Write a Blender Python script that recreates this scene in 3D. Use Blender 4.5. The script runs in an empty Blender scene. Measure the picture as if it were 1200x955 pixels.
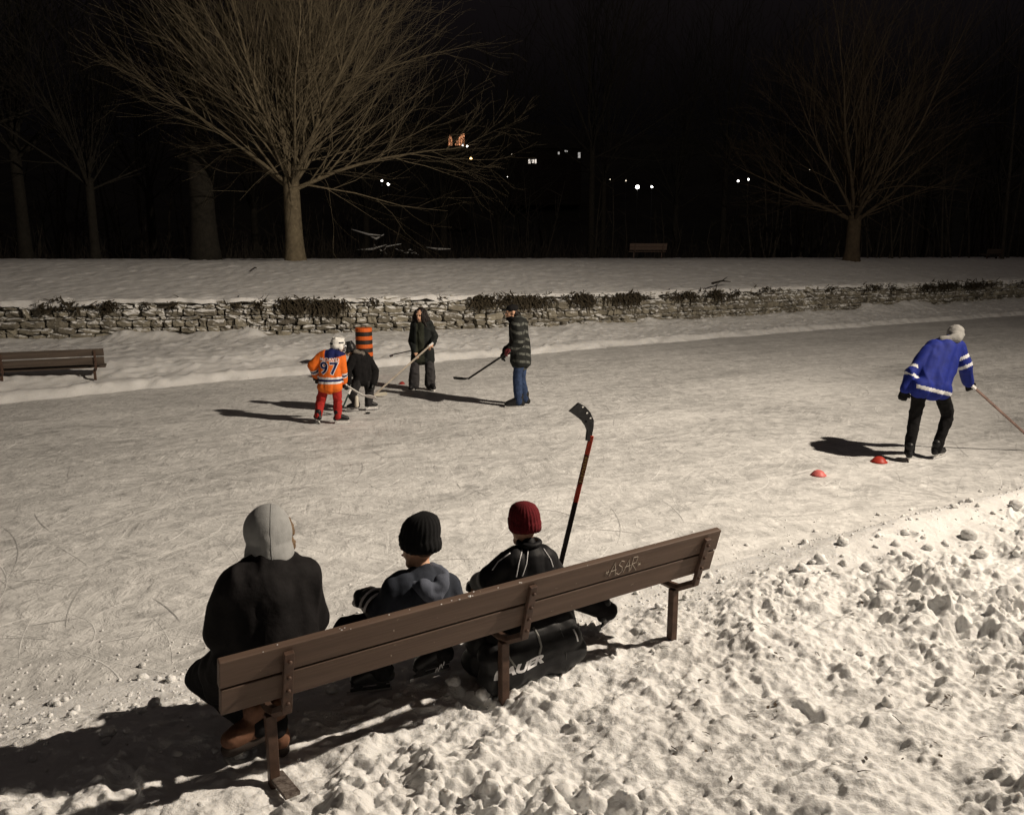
import bpy, bmesh, math, random
import numpy as np
from mathutils import Vector, Matrix
from mathutils.bvhtree import BVHTree

random.seed(7)
rng = np.random.default_rng(7)
SC = bpy.context.scene
COL = SC.collection
R = math.radians

# ------------------------------------------------------------------ camera geometry
F = 930.0                       # focal length in photo pixels (photo 1200 x 955)
TILT = math.atan((477.5 - 299) / F)
CAMZ = 2.5
CT, ST = math.cos(TILT), math.sin(TILT)


def ray(x, y):
    a = (x - 600) / F
    b = (y - 477.5) / F
    return np.array([a, CT - ST * b, -(ST + CT * b)])


def at(x, y, z=0.0):            # point of the horizontal plane z seen at a photo position
    d = ray(x, y)
    return d * ((z - CAMZ) / d[2]) + np.array([0, 0, CAMZ])


def P(x, y, Y):                 # point at distance Y seen at a photo position
    d = ray(x, y)
    return d * (Y / d[1]) + np.array([0, 0, CAMZ])


BO = np.array([-1.078, 3.214, 0.0])       # the front bench: foot of its near leg, and its heading
BA = 0.577
BU = np.array([math.cos(BA), math.sin(BA), 0])
BN = np.array([-math.sin(BA), math.cos(BA), 0])


def B(x, y, yl):                # point at bench depth yl (metres in front of the legs)
    d = ray(x, y)
    o = np.array([0, 0, CAMZ])
    t = (yl - np.dot(o - BO, BN)) / np.dot(d, BN)
    return o + d * t


# ------------------------------------------------------------------ numpy noise
def _hash(ix, iy, seed):
    h = (ix.astype(np.int64) * 374761393 + iy.astype(np.int64) * 668265263 + seed * 1442695041) & 0xFFFFFFFF
    h = ((h ^ (h >> 13)) * 1274126177) & 0xFFFFFFFF
    h = ((h ^ (h >> 16)) * 2246822519) & 0xFFFFFFFF
    return ((h ^ (h >> 15)) & 0xFFFFFF) / float(0xFFFFFF)


def vnoise(x, y, seed=0):
    ix, iy = np.floor(x), np.floor(y)
    fx, fy = x - ix, y - iy
    fx = fx * fx * (3 - 2 * fx)
    fy = fy * fy * (3 - 2 * fy)
    a = _hash(ix, iy, seed)
    b = _hash(ix + 1, iy, seed)
    c = _hash(ix, iy + 1, seed)
    d = _hash(ix + 1, iy + 1, seed)
    return (a * (1 - fx) + b * fx) * (1 - fy) + (c * (1 - fx) + d * fx) * fy


def fbm(x, y, seed=0, octs=4):
    s, a, t = 0, 1.0, 0
    for o in range(octs):
        s = s + a * vnoise(x * 2 ** o + 17.3 * o, y * 2 ** o - 9.1 * o, seed + o)
        t += a
        a *= 0.5
    return s / t


def worley(x, y, seed=0, keep=0.7):
    """bumps: 1 at a cell's centre, 0 at the rim; only part of the cells carry one"""
    ix, iy = np.floor(x), np.floor(y)
    best = np.zeros_like(x)
    for dx in (-1, 0, 1):
        for dy in (-1, 0, 1):
            jx, jy = ix + dx, iy + dy
            px = jx + 0.1 + 0.8 * _hash(jx, jy, seed)
            py = jy + 0.1 + 0.8 * _hash(jx, jy, seed + 1)
            k = _hash(jx, jy, seed + 2)
            rr = 0.35 + 0.4 * _hash(jx, jy, seed + 3)
            d2 = ((x - px) ** 2 + (y - py) ** 2) / rr ** 2
            h = np.sqrt(np.clip(1 - d2, 0, 1)) * rr * (k < keep)
            best = np.maximum(best, h)
    return best


def plates(x, y, seed=0, keep=.6):
    """broken crust: each Voronoi cell a tilted slab of its own height"""
    ix, iy = np.floor(x), np.floor(y)
    bd = np.full_like(x, 9.0)
    out = np.zeros_like(x)
    for dx in (-1, 0, 1):
        for dy in (-1, 0, 1):
            jx, jy = ix + dx, iy + dy
            qx = x - (jx + _hash(jx, jy, seed))
            qy = y - (jy + _hash(jx, jy, seed + 1))
            d = qx * qx + qy * qy
            k = _hash(jx, jy, seed + 2)
            hgt = np.where(k < keep, .25 + .75 * k / keep, 0.0)
            h = hgt * (1 - .75 * d) + (k < keep) * (qx * (_hash(jx, jy, seed + 3) - .5) + qy * (_hash(jx, jy, seed + 4) - .5)) * 1.1
            m = d < bd
            out = np.where(m, h, out)
            bd = np.where(m, d, bd)
    return out


def rough_fbm(x, y, seed, octs=6, gain=.62):
    s, a, t = 0, 1.0, 0
    for o in range(octs):
        c, r = math.cos(.7 * o), math.sin(.7 * o)
        s = s + a * vnoise((x * c - y * r) * 1.9 ** o + 11 * o, (x * r + y * c) * 1.9 ** o, seed + o)
        t += a
        a *= gain
    return s / t


def vnoise3(p, seed=0):
    i = np.floor(p)
    f = p - i
    f = f * f * (3 - 2 * f)
    out = 0
    for dz in (0, 1):
        zz = (i[:, 2] + dz).astype(np.int64) * 101
        for dy in (0, 1):
            for dx in (0, 1):
                w = (f[:, 0] if dx else 1 - f[:, 0]) * (f[:, 1] if dy else 1 - f[:, 1]) * (f[:, 2] if dz else 1 - f[:, 2])
                out = out + w * _hash(i[:, 0] + dx + zz * 7, i[:, 1] + dy + zz * 3, seed)
    return out


def sst(a, b, x):
    t = np.clip((x - a) / (b - a), 0, 1)
    return t * t * (3 - 2 * t)


# ------------------------------------------------------------------ materials
MATS = {}


def mat(name, col, rough=0.7, var=0.0, vscale=8.0, bump=0.0, bscale=60.0, metal=0.0, spec=0.25, col2=None, sheen=0.0, bdist=0.004):
    if name in MATS:
        return MATS[name]
    m = bpy.data.materials.new(name)
    m.use_nodes = True
    nt = m.node_tree
    b = nt.nodes['Principled BSDF']
    b.inputs['Base Color'].default_value = (*col, 1)
    b.inputs['Roughness'].default_value = rough
    b.inputs['Metallic'].default_value = metal
    b.inputs['Specular IOR Level'].default_value = spec
    if sheen:
        b.inputs['Sheen Weight'].default_value = sheen
    tc = nt.nodes.new('ShaderNodeTexCoord')
    if var or col2:
        n = nt.nodes.new('ShaderNodeTexNoise')
        n.inputs['Scale'].default_value = vscale
        n.inputs['Detail'].default_value = 6
        n.inputs['Roughness'].default_value = 0.65
        nt.links.new(tc.outputs['Object'], n.inputs['Vector'])
        r = nt.nodes.new('ShaderNodeValToRGB')
        r.color_ramp.elements[0].position = 0.32
        r.color_ramp.elements[1].position = 0.68
        c2 = col2 or tuple(min(1, c * (1 + var)) for c in col)
        c1 = col if col2 else tuple(c * (1 - var) for c in col)
        r.color_ramp.elements[0].color = (*c1, 1)
        r.color_ramp.elements[1].color = (*c2, 1)
        nt.links.new(n.outputs['Fac'], r.inputs['Fac'])
        nt.links.new(r.outputs['Color'], b.inputs['Base Color'])
    if bump:
        n2 = nt.nodes.new('ShaderNodeTexNoise')
        n2.inputs['Scale'].default_value = bscale
        n2.inputs['Detail'].default_value = 5
        nt.links.new(tc.outputs['Object'], n2.inputs['Vector'])
        bp = nt.nodes.new('ShaderNodeBump')
        bp.inputs['Strength'].default_value = bump
        bp.inputs['Distance'].default_value = bdist
        nt.links.new(n2.outputs['Fac'], bp.inputs['Height'])
        nt.links.new(bp.outputs['Normal'], b.inputs['Normal'])
    MATS[name] = m
    return m


def emit(name, col, strength):
    if name in MATS:
        return MATS[name]
    m = bpy.data.materials.new(name)
    m.use_nodes = True
    b = m.node_tree.nodes['Principled BSDF']
    b.inputs['Base Color'].default_value = (0.1, 0.1, 0.1, 1)
    b.inputs['Emission Color'].default_value = (*col, 1)
    b.inputs['Emission Strength'].default_value = strength
    MATS[name] = m
    return m


def snow_mat():
    m = bpy.data.materials.new('snow')
    m.use_nodes = True
    nt = m.node_tree
    L = nt.links.new
    b = nt.nodes['Principled BSDF']
    b.inputs['Roughness'].default_value = 0.62
    b.inputs['Specular IOR Level'].default_value = 0.25
    b.inputs['Subsurface Weight'].default_value = 0.25
    b.inputs['Subsurface Radius'].default_value = (1.0, .92, .8)
    b.inputs['Subsurface Scale'].default_value = 0.018
    g = nt.nodes.new('ShaderNodeNewGeometry')
    n = nt.nodes.new('ShaderNodeTexNoise')
    n.inputs['Scale'].default_value = 1.7
    n.inputs['Detail'].default_value = 8
    n.inputs['Roughness'].default_value = 0.7
    L(g.outputs['Position'], n.inputs['Vector'])
    r = nt.nodes.new('ShaderNodeValToRGB')
    r.color_ramp.elements[0].position = 0.3
    r.color_ramp.elements[0].color = (0.67, 0.665, 0.655, 1)
    r.color_ramp.elements[1].position = 0.62
    r.color_ramp.elements[1].color = (0.82, 0.82, 0.815, 1)
    L(n.outputs['Fac'], r.inputs['Fac'])
    # a little grit and leaf litter trodden into the snow
    n3 = nt.nodes.new('ShaderNodeTexNoise')
    n3.inputs['Scale'].default_value = 14
    n3.inputs['Detail'].default_value = 3
    L(g.outputs['Position'], n3.inputs['Vector'])
    r3 = nt.nodes.new('ShaderNodeValToRGB')
    r3.color_ramp.elements[0].position = 0.735
    r3.color_ramp.elements[0].color = (0, 0, 0, 1)
    r3.color_ramp.elements[1].position = 0.78
    r3.color_ramp.elements[1].color = (1, 1, 1, 1)
    L(n3.outputs['Fac'], r3.inputs['Fac'])
    mx = nt.nodes.new('ShaderNodeMixRGB')
    mx.inputs[2].default_value = (0.2, 0.16, 0.12, 1)
    L(r3.outputs['Color'], mx.inputs[0])
    L(r.outputs['Color'], mx.inputs[1])
    L(mx.outputs['Color'], b.inputs['Base Color'])
    n2 = nt.nodes.new('ShaderNodeTexNoise')
    n2.inputs['Scale'].default_value = 55
    n2.inputs['Detail'].default_value = 7
    n2.inputs['Roughness'].default_value = 0.65
    L(g.outputs['Position'], n2.inputs['Vector'])
    bp = nt.nodes.new('ShaderNodeBump')
    bp.inputs['Strength'].default_value = 0.7
    bp.inputs['Distance'].default_value = 0.016
    L(n2.outputs['Fac'], bp.inputs['Height'])
    L(bp.outputs['Normal'], b.inputs['Normal'])
    return m


def ice_mat():
    m = bpy.data.materials.new('skated_ice')
    m.use_nodes = True
    nt = m.node_tree
    L = nt.links.new
    b = nt.nodes['Principled BSDF']
    g = nt.nodes.new('ShaderNodeNewGeometry')

    def math_(op, a, c=None):
        n = nt.nodes.new('ShaderNodeMath')
        n.operation = op
        n.use_clamp = False
        for k, v in enumerate((a, c)):
            if v is None:
                continue
            if isinstance(v, (int, float)):
                n.inputs[k].default_value = v
            else:
                L(v, n.inputs[k])
        return n.outputs[0]

    def noise_(vec, sc, det, rough=0.6, dist=0.0):
        n = nt.nodes.new('ShaderNodeTexNoise')
        n.inputs['Scale'].default_value = sc
        n.inputs['Detail'].default_value = det
        n.inputs['Roughness'].default_value = rough
        n.inputs['Distortion'].default_value = dist
        L(vec, n.inputs['Vector'])
        return n.outputs['Fac']

    pos = g.outputs['Position']
    streak = None
    for k, (ang, sx, sy) in enumerate(((33, .9, 15), (8, 1.1, 19), (62, 1.3, 16), (-24, 1.0, 20), (100, 1.6, 17), (20, .7, 8))):
        mp = nt.nodes.new('ShaderNodeMapping')
        mp.vector_type = 'TEXTURE'
        mp.inputs['Rotation'].default_value = (0, 0, R(ang))
        mp.inputs['Location'].default_value = (k * 3.1, k * 1.7, 0)
        mp.inputs['Scale'].default_value = (1 / sx, 1 / sy, 1)
        L(pos, mp.inputs['Vector'])
        f = noise_(mp.outputs['Vector'], 1.0, 3, 0.55, 0.9)
        mask = noise_(pos, 0.8 + 0.17 * k, 2)
        rm = nt.nodes.new('ShaderNodeMapRange')
        rm.inputs['From Min'].default_value = 0.47
        rm.inputs['From Max'].default_value = 0.68
        L(mask, rm.inputs['Value'])
        d = math_('MULTIPLY', math_('SUBTRACT', f, 0.5), rm.outputs['Result'])
        streak = d if streak is None else math_('ADD', streak, d)
    big = noise_(pos, 0.22, 4, 0.6, 0.6)
    mid = noise_(pos, 3.5, 6, 0.7, 0.4)
    mp = nt.nodes.new('ShaderNodeMapping')
    mp.vector_type = 'TEXTURE'
    mp.inputs['Rotation'].default_value = (0, 0, R(31))
    mp.inputs['Scale'].default_value = (7.0, 0.8, 1)
    L(pos, mp.inputs['Vector'])
    lanes = noise_(mp.outputs['Vector'], 1.0, 5, 0.6, 0.5)
    fine = noise_(pos, 6.0, 5, 0.6, 0.8)
    v = math_('ADD', math_('MULTIPLY', streak, 1.15), math_('MULTIPLY', math_('SUBTRACT', mid, 0.5), 1.15))
    v = math_('ADD', v, math_('MULTIPLY', math_('SUBTRACT', fine, 0.5), 0.9))
    v = math_('ADD', v, math_('MULTIPLY', math_('SUBTRACT', big, 0.5), 0.9))
    v = math_('ADD', v, math_('MULTIPLY', math_('SUBTRACT', lanes, 0.5), 0.9))
    v = math_('ADD', v, 0.5)
    r = nt.nodes.new('ShaderNodeValToRGB')
    r.color_ramp.elements[0].position = 0.12
    r.color_ramp.elements[0].color = (0.47, 0.468, 0.46, 1)
    r.color_ramp.elements[1].position = 0.85
    r.color_ramp.elements[1].color = (0.82, 0.815, 0.80, 1)
    L(v, r.inputs['Fac'])
    L(r.outputs['Color'], b.inputs['Base Color'])
    rr = nt.nodes.new('ShaderNodeMapRange')
    rr.inputs['From Min'].default_value = 0.1
    rr.inputs['From Max'].default_value = 0.8
    rr.inputs['To Min'].default_value = 0.3
    rr.inputs['To Max'].default_value = 0.75
    L(v, rr.inputs['Value'])
    L(rr.outputs['Result'], b.inputs['Roughness'])
    b.inputs['Specular IOR Level'].default_value = 0.25
    hgt = math_('ADD', math_('MULTIPLY', streak, 0.55), math_('MULTIPLY', noise_(pos, 7, 6, 0.62, 0.7), 1.7))
    hgt = math_('ADD', hgt, math_('MULTIPLY', mid, 1.4))
    bp = nt.nodes.new('ShaderNodeBump')
    bp.inputs['Strength'].default_value = 0.75
    bp.inputs['Distance'].default_value = 0.018
    L(hgt, bp.inputs['Height'])
    L(bp.outputs['Normal'], b.inputs['Normal'])
    return m


SNOW = snow_mat()
ICE = ice_mat()


def stone_mat():
    m = bpy.data.materials.new('field_stone')
    m.use_nodes = True
    nt = m.node_tree
    L = nt.links.new
    b = nt.nodes['Principled BSDF']
    b.inputs['Roughness'].default_value = 0.85
    b.inputs['Specular IOR Level'].default_value = 0.2
    g = nt.nodes.new('ShaderNodeNewGeometry')
    a = nt.nodes.new('ShaderNodeAttribute')
    a.attribute_name = 'tint'
    r = nt.nodes.new('ShaderNodeValToRGB')
    r.color_ramp.elements[0].color = (0.14, 0.125, 0.10, 1)
    r.color_ramp.elements[1].color = (0.36, 0.33, 0.26, 1)
    L(a.outputs['Fac'], r.inputs['Fac'])
    n = nt.nodes.new('ShaderNodeTexNoise')
    n.inputs['Scale'].default_value = 5.5
    n.inputs['Detail'].default_value = 7
    n.inputs['Roughness'].default_value = 0.7
    L(g.outputs['Position'], n.inputs['Vector'])
    mx = nt.nodes.new('ShaderNodeMixRGB')
    mx.blend_type = 'MULTIPLY'
    mx.inputs[0].default_value = 0.75
    L(r.outputs['Color'], mx.inputs[1])
    rn = nt.nodes.new('ShaderNodeValToRGB')
    rn.color_ramp.elements[0].position = 0.3
    rn.color_ramp.elements[0].color = (0.45, 0.45, 0.45, 1)
    rn.color_ramp.elements[1].position = 0.7
    rn.color_ramp.elements[1].color = (1.2, 1.2, 1.2, 1)
    L(n.outputs['Fac'], rn.inputs['Fac'])
    L(rn.outputs['Color'], mx.inputs[2])
    # snow lodged on ledges and in joints
    sx = nt.nodes.new('ShaderNodeSeparateXYZ')
    L(g.outputs['Normal'], sx.inputs[0])
    ns = nt.nodes.new('ShaderNodeTexNoise')
    ns.inputs['Scale'].default_value = 2.2
    ns.inputs['Detail'].default_value = 8
    ns.inputs['Roughness'].default_value = 0.75
    L(g.outputs['Position'], ns.inputs['Vector'])
    ma = nt.nodes.new('ShaderNodeMath')
    ma.operation = 'MULTIPLY_ADD'
    ma.inputs[1].default_value = 0.26
    L(sx.outputs['Z'], ma.inputs[0])
    L(ns.outputs['Fac'], ma.inputs[2])
    rs = nt.nodes.new('ShaderNodeValToRGB')
    rs.color_ramp.elements[0].position = 0.63
    rs.color_ramp.elements[1].position = 0.70
    sp = nt.nodes.new('ShaderNodeSeparateXYZ')
    L(g.outputs['Position'], sp.inputs[0])
    mz = nt.nodes.new('ShaderNodeMapRange')
    mz.inputs['From Min'].default_value = .75
    mz.inputs['From Max'].default_value = 1.3
    mz.inputs['To Min'].default_value = 0
    mz.inputs['To Max'].default_value = .13
    L(sp.outputs['Z'], mz.inputs['Value'])
    ad = nt.nodes.new('ShaderNodeMath')
    L(ma.outputs[0], ad.inputs[0])
    L(mz.outputs['Result'], ad.inputs[1])
    L(ad.outputs[0], rs.inputs['Fac'])
    m2 = nt.nodes.new('ShaderNodeMixRGB')
    m2.inputs[2].default_value = (0.78, 0.78, 0.77, 1)
    L(rs.outputs['Color'], m2.inputs[0])
    L(mx.outputs['Color'], m2.inputs[1])
    L(m2.outputs['Color'], b.inputs['Base Color'])
    bp = nt.nodes.new('ShaderNodeBump')
    bp.inputs['Strength'].default_value = 0.7
    bp.inputs['Distance'].default_value = 0.03
    n4 = nt.nodes.new('ShaderNodeTexNoise')
    n4.inputs['Scale'].default_value = 22
    n4.inputs['Detail'].default_value = 6
    L(g.outputs['Position'], n4.inputs['Vector'])
    L(n4.outputs['Fac'], bp.inputs['Height'])
    L(bp.outputs['Normal'], b.inputs['Normal'])
    return m


def plank_mat(name, c1, c2):
    m = bpy.data.materials.new(name)
    m.use_nodes = True
    nt = m.node_tree
    L = nt.links.new
    b = nt.nodes['Principled BSDF']
    b.inputs['Roughness'].default_value = 0.6
    b.inputs['Specular IOR Level'].default_value = 0.3
    tc = nt.nodes.new('ShaderNodeTexCoord')
    mp = nt.nodes.new('ShaderNodeMapping')
    mp.inputs['Scale'].default_value = (1.2, 30, 30)
    L(tc.outputs['Object'], mp.inputs['Vector'])
    n = nt.nodes.new('ShaderNodeTexNoise')
    n.inputs['Scale'].default_value = 1.0
    n.inputs['Detail'].default_value = 6
    n.inputs['Roughness'].default_value = 0.7
    L(mp.outputs['Vector'], n.inputs['Vector'])
    r = nt.nodes.new('ShaderNodeValToRGB')
    r.color_ramp.elements[0].position = 0.3
    r.color_ramp.elements[0].color = (*c1, 1)
    r.color_ramp.elements[1].position = 0.7
    r.color_ramp.elements[1].color = (*c2, 1)
    L(n.outputs['Fac'], r.inputs['Fac'])
    # flecks of bare, chipped paint
    n2 = nt.nodes.new('ShaderNodeTexNoise')
    n2.inputs['Scale'].default_value = 26
    n2.inputs['Detail'].default_value = 4
    L(tc.outputs['Object'], n2.inputs['Vector'])
    r2 = nt.nodes.new('ShaderNodeValToRGB')
    r2.color_ramp.elements[0].position = 0.72
    r2.color_ramp.elements[1].position = 0.76
    L(n2.outputs['Fac'], r2.inputs['Fac'])
    mx = nt.nodes.new('ShaderNodeMixRGB')
    mx.inputs[2].default_value = (0.3, 0.25, 0.2, 1)
    L(r2.outputs['Color'], mx.inputs[0])
    L(r.outputs['Color'], mx.inputs[1])
    L(mx.outputs['Color'], b.inputs['Base Color'])
    bp = nt.nodes.new('ShaderNodeBump')
    bp.inputs['Strength'].default_value = 0.35
    bp.inputs['Distance'].default_value = 0.006
    L(n.outputs['Fac'], bp.inputs['Height'])
    L(bp.outputs['Normal'], b.inputs['Normal'])
    return m


STONE = stone_mat()
PLANK = plank_mat('brown_painted_plank', (0.075, 0.048, 0.035), (0.125, 0.083, 0.062))
GREYPLANK = plank_mat('weathered_plank', (0.05, 0.038, 0.03), (0.115, 0.088, 0.07))
BROWNSTEEL = mat('brown_painted_steel', (0.075, 0.045, 0.033), 0.5, 0.35, 20, 0.15, 120)
STEEL = mat('steel', (0.6, 0.6, 0.62), 0.25, metal=1.0)
WHITEPL = mat('white_plastic', (0.75, 0.74, 0.72), 0.45)
BLACKCLOTH = mat('black_cloth', (0.010, 0.0095, 0.010), 0.9, 0.35, 25, 0.35, 180, spec=.12)
COATBLACK = mat('black_twill', (0.0095, 0.0085, 0.009), 0.8, 0.35, 12, 0.6, 34, spec=.12, bdist=.006)
BLACKPL = mat('black_plastic', (0.015, 0.015, 0.016), 0.4, 0.3, 30)
SKIN = mat('skin', (0.56, 0.33, 0.22), 0.55, 0.12, 30)
HAIRDARK = mat('dark_hair', (0.012, 0.008, 0.007), 0.6, 0.4, 60, 0.6, 90)
HAIRBROWN = mat('brown_hair', (0.12, 0.075, 0.04), 0.6, 0.4, 60, 0.6, 90)
EYE = mat('eye', (0.06, 0.045, 0.04), 0.2)
LIP = mat('lip', (0.38, 0.17, 0.14), 0.5)
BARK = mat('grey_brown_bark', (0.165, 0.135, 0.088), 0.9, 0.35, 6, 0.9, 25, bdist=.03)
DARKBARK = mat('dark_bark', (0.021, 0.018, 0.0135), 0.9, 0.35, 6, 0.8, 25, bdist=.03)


# ------------------------------------------------------------------ object helpers
def link(o, parent=None):
    COL.objects.link(o)
    if parent is not None:
        o.parent = parent
    return o


def tag(o, label=None, cat=None, group=None, kind=None):
    if label:
        o['label'] = label
    if cat:
        o['category'] = cat
    if group:
        o['group'] = group
    if kind:
        o['kind'] = kind
    return o


def thing(name, label, cat, loc=(0, 0, 0), rz=0.0, group=None):
    o = bpy.data.objects.new(name, None)
    o.empty_display_size = 0.2
    o.location = Vector([float(v) for v in loc])
    o.rotation_euler = (0, 0, rz)
    link(o)
    return tag(o, label, cat, group)


def mesh_np(name, V, Fq, mats, parent=None, smooth=True, loc=None):
    """V (n,3) array, Fq (m,4) or (m,3) int array"""
    me = bpy.data.meshes.new(name)
    V = np.asarray(V, np.float32)
    Fq = np.asarray(Fq, np.int32)
    k = Fq.shape[1]
    me.vertices.add(len(V))
    me.vertices.foreach_set('co', V.ravel())
    me.loops.add(Fq.size)
    me.loops.foreach_set('vertex_index', Fq.ravel())
    me.polygons.add(len(Fq))
    me.polygons.foreach_set('loop_start', np.arange(0, Fq.size, k, dtype=np.int32))
    me.polygons.foreach_set('use_smooth', np.full(len(Fq), smooth))
    me.update(calc_edges=True)
    for m in (mats if isinstance(mats, (list, tuple)) else [mats]):
        me.materials.append(m)
    o = bpy.data.objects.new(name, me)
    if loc is not None:
        o.location = loc
    return link(o, parent)


def grid_faces(nx, ny):
    i = np.arange(nx - 1)[:, None] * ny + np.arange(ny - 1)[None, :]
    return np.stack([i, i + ny, i + ny + 1, i + 1], -1).reshape(-1, 4)


class MB:
    def __init__(self):
        self.v = []
        self.f = []

    def add(self, vs, fs):
        o = len(self.v)
        self.v += [tuple(float(c) for c in v) for v in vs]
        self.f += [tuple(i + o for i in f) for f in fs]
        return self

    def box(self, c, s, rot=None, jit=0.0):
        vs = []
        for x in (-.5, .5):
            for y in (-.5, .5):
                for z in (-.5, .5):
                    v = np.array([x * s[0], y * s[1], z * s[2]])
                    if jit:
                        v = v + (rng.random(3) - .5) * jit
                    if rot is not None:
                        v = np.array(rot @ Vector(v))
                    vs.append(v + np.array(c))
        return self.add(vs, [(0, 1, 3, 2), (4, 6, 7, 5), (0, 4, 5, 1), (2, 3, 7, 6), (0, 2, 6, 4), (1, 5, 7, 3)])

    def tube(self, pts, rad, n=8, cap=True):
        pts = [np.array(p, float) for p in pts]
        if isinstance(rad, (int, float)):
            rad = [rad] * len(pts)
        vs = []
        prev = None
        for i, p in enumerate(pts):
            d = pts[min(i + 1, len(pts) - 1)] - pts[max(i - 1, 0)]
            d = d / (np.linalg.norm(d) + 1e-9)
            if prev is None:
                a = np.array([0, 0, 1.]) if abs(d[2]) < .9 else np.array([1., 0, 0])
                u = np.cross(d, a)
            else:
                u = prev - d * np.dot(prev, d)
            u = u / (np.linalg.norm(u) + 1e-9)
            prev = u
            w = np.cross(d, u)
            for k in range(n):
                t = 2 * math.pi * k / n
                vs.append(p + rad[i] * (u * math.cos(t) + w * math.sin(t)))
        fs = []
        for i in range(len(pts) - 1):
            for k in range(n):
                fs.append((i * n + k, i * n + (k + 1) % n, (i + 1) * n + (k + 1) % n, (i + 1) * n + k))
        if cap:
            fs.append(tuple(range(n))[::-1])
            fs.append(tuple(range((len(pts) - 1) * n, len(pts) * n)))
        return self.add(vs, fs)

    def cap(self, p0, p1, r0, r1, n=14):
        p0, p1 = np.array(p0, float), np.array(p1, float)
        d = p1 - p0
        L = np.linalg.norm(d)
        if L < 1e-6:
            d = np.array([0, 0, 1.])
            L = 1e-4
        d = d / np.linalg.norm(d)
        ts, rs = [], []
        for a in (90, 75, 55, 30, 0):
            ts.append(-r0 * math.sin(R(a)))
            rs.append(max(r0 * math.cos(R(a)), 1e-4))
        for a in (0, 30, 55, 75, 90):
            ts.append(L + r1 * math.sin(R(a)))
            rs.append(max(r1 * math.cos(R(a)), 1e-4))
        return self.tube([p0 + d * t for t in ts], rs, n)

    def ell(self, c, rad, rot=None, n=16, m=10):
        vs, fs = [], []
        for i in range(m + 1):
            ph = math.pi * i / m
            for k in range(n):
                t = 2 * math.pi * k / n
                v = np.array([rad[0] * max(math.sin(ph), 1e-3) * math.cos(t), rad[1] * max(math.sin(ph), 1e-3) * math.sin(t), rad[2] * math.cos(ph)])
                if rot is not None:
                    v = rot @ v
                vs.append(v + np.array(c))
        for i in range(m):
            for k in range(n):
                fs.append((i * n + k, (i + 1) * n + k, (i + 1) * n + (k + 1) % n, i * n + (k + 1) % n))
        fs.append(tuple(range(n)))
        fs.append(tuple(range(m * n, m * n + n))[::-1])
        return self.add(vs, fs)

    def build(self, name, m, parent=None, bevel=0.0, smooth=False, loc=None, rot=None, segs=2):
        me = bpy.data.meshes.new(name)
        me.from_pydata(self.v, [], self.f)
        for x in (m if isinstance(m, (list, tuple)) else [m]):
            me.materials.append(x)
        if bevel:
            bm = bmesh.new()
            bm.from_mesh(me)
            bmesh.ops.recalc_face_normals(bm, faces=bm.faces)
            bmesh.ops.bevel(bm, geom=list(bm.edges), offset=bevel, segments=segs, affect='EDGES', profile=.5)
            bm.to_mesh(me)
            bm.free()
        if smooth:
            me.polygons.foreach_set('use_smooth', np.full(len(me.polygons), True))
        me.update()
        o = bpy.data.objects.new(name, me)
        if loc is not None:
            o.location = loc
        if rot is not None:
            o.rotation_euler = rot
        return link(o, parent)


def frame(fwd, up=(0, 0, 1)):
    f = np.array(fwd, float)
    f /= np.linalg.norm(f)
    u = np.array(up, float)
    r = np.cross(f, u)
    r /= np.linalg.norm(r)
    u = np.cross(r, f)
    return np.stack([r, f, u], 1)       # columns: right, forward, up


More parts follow.
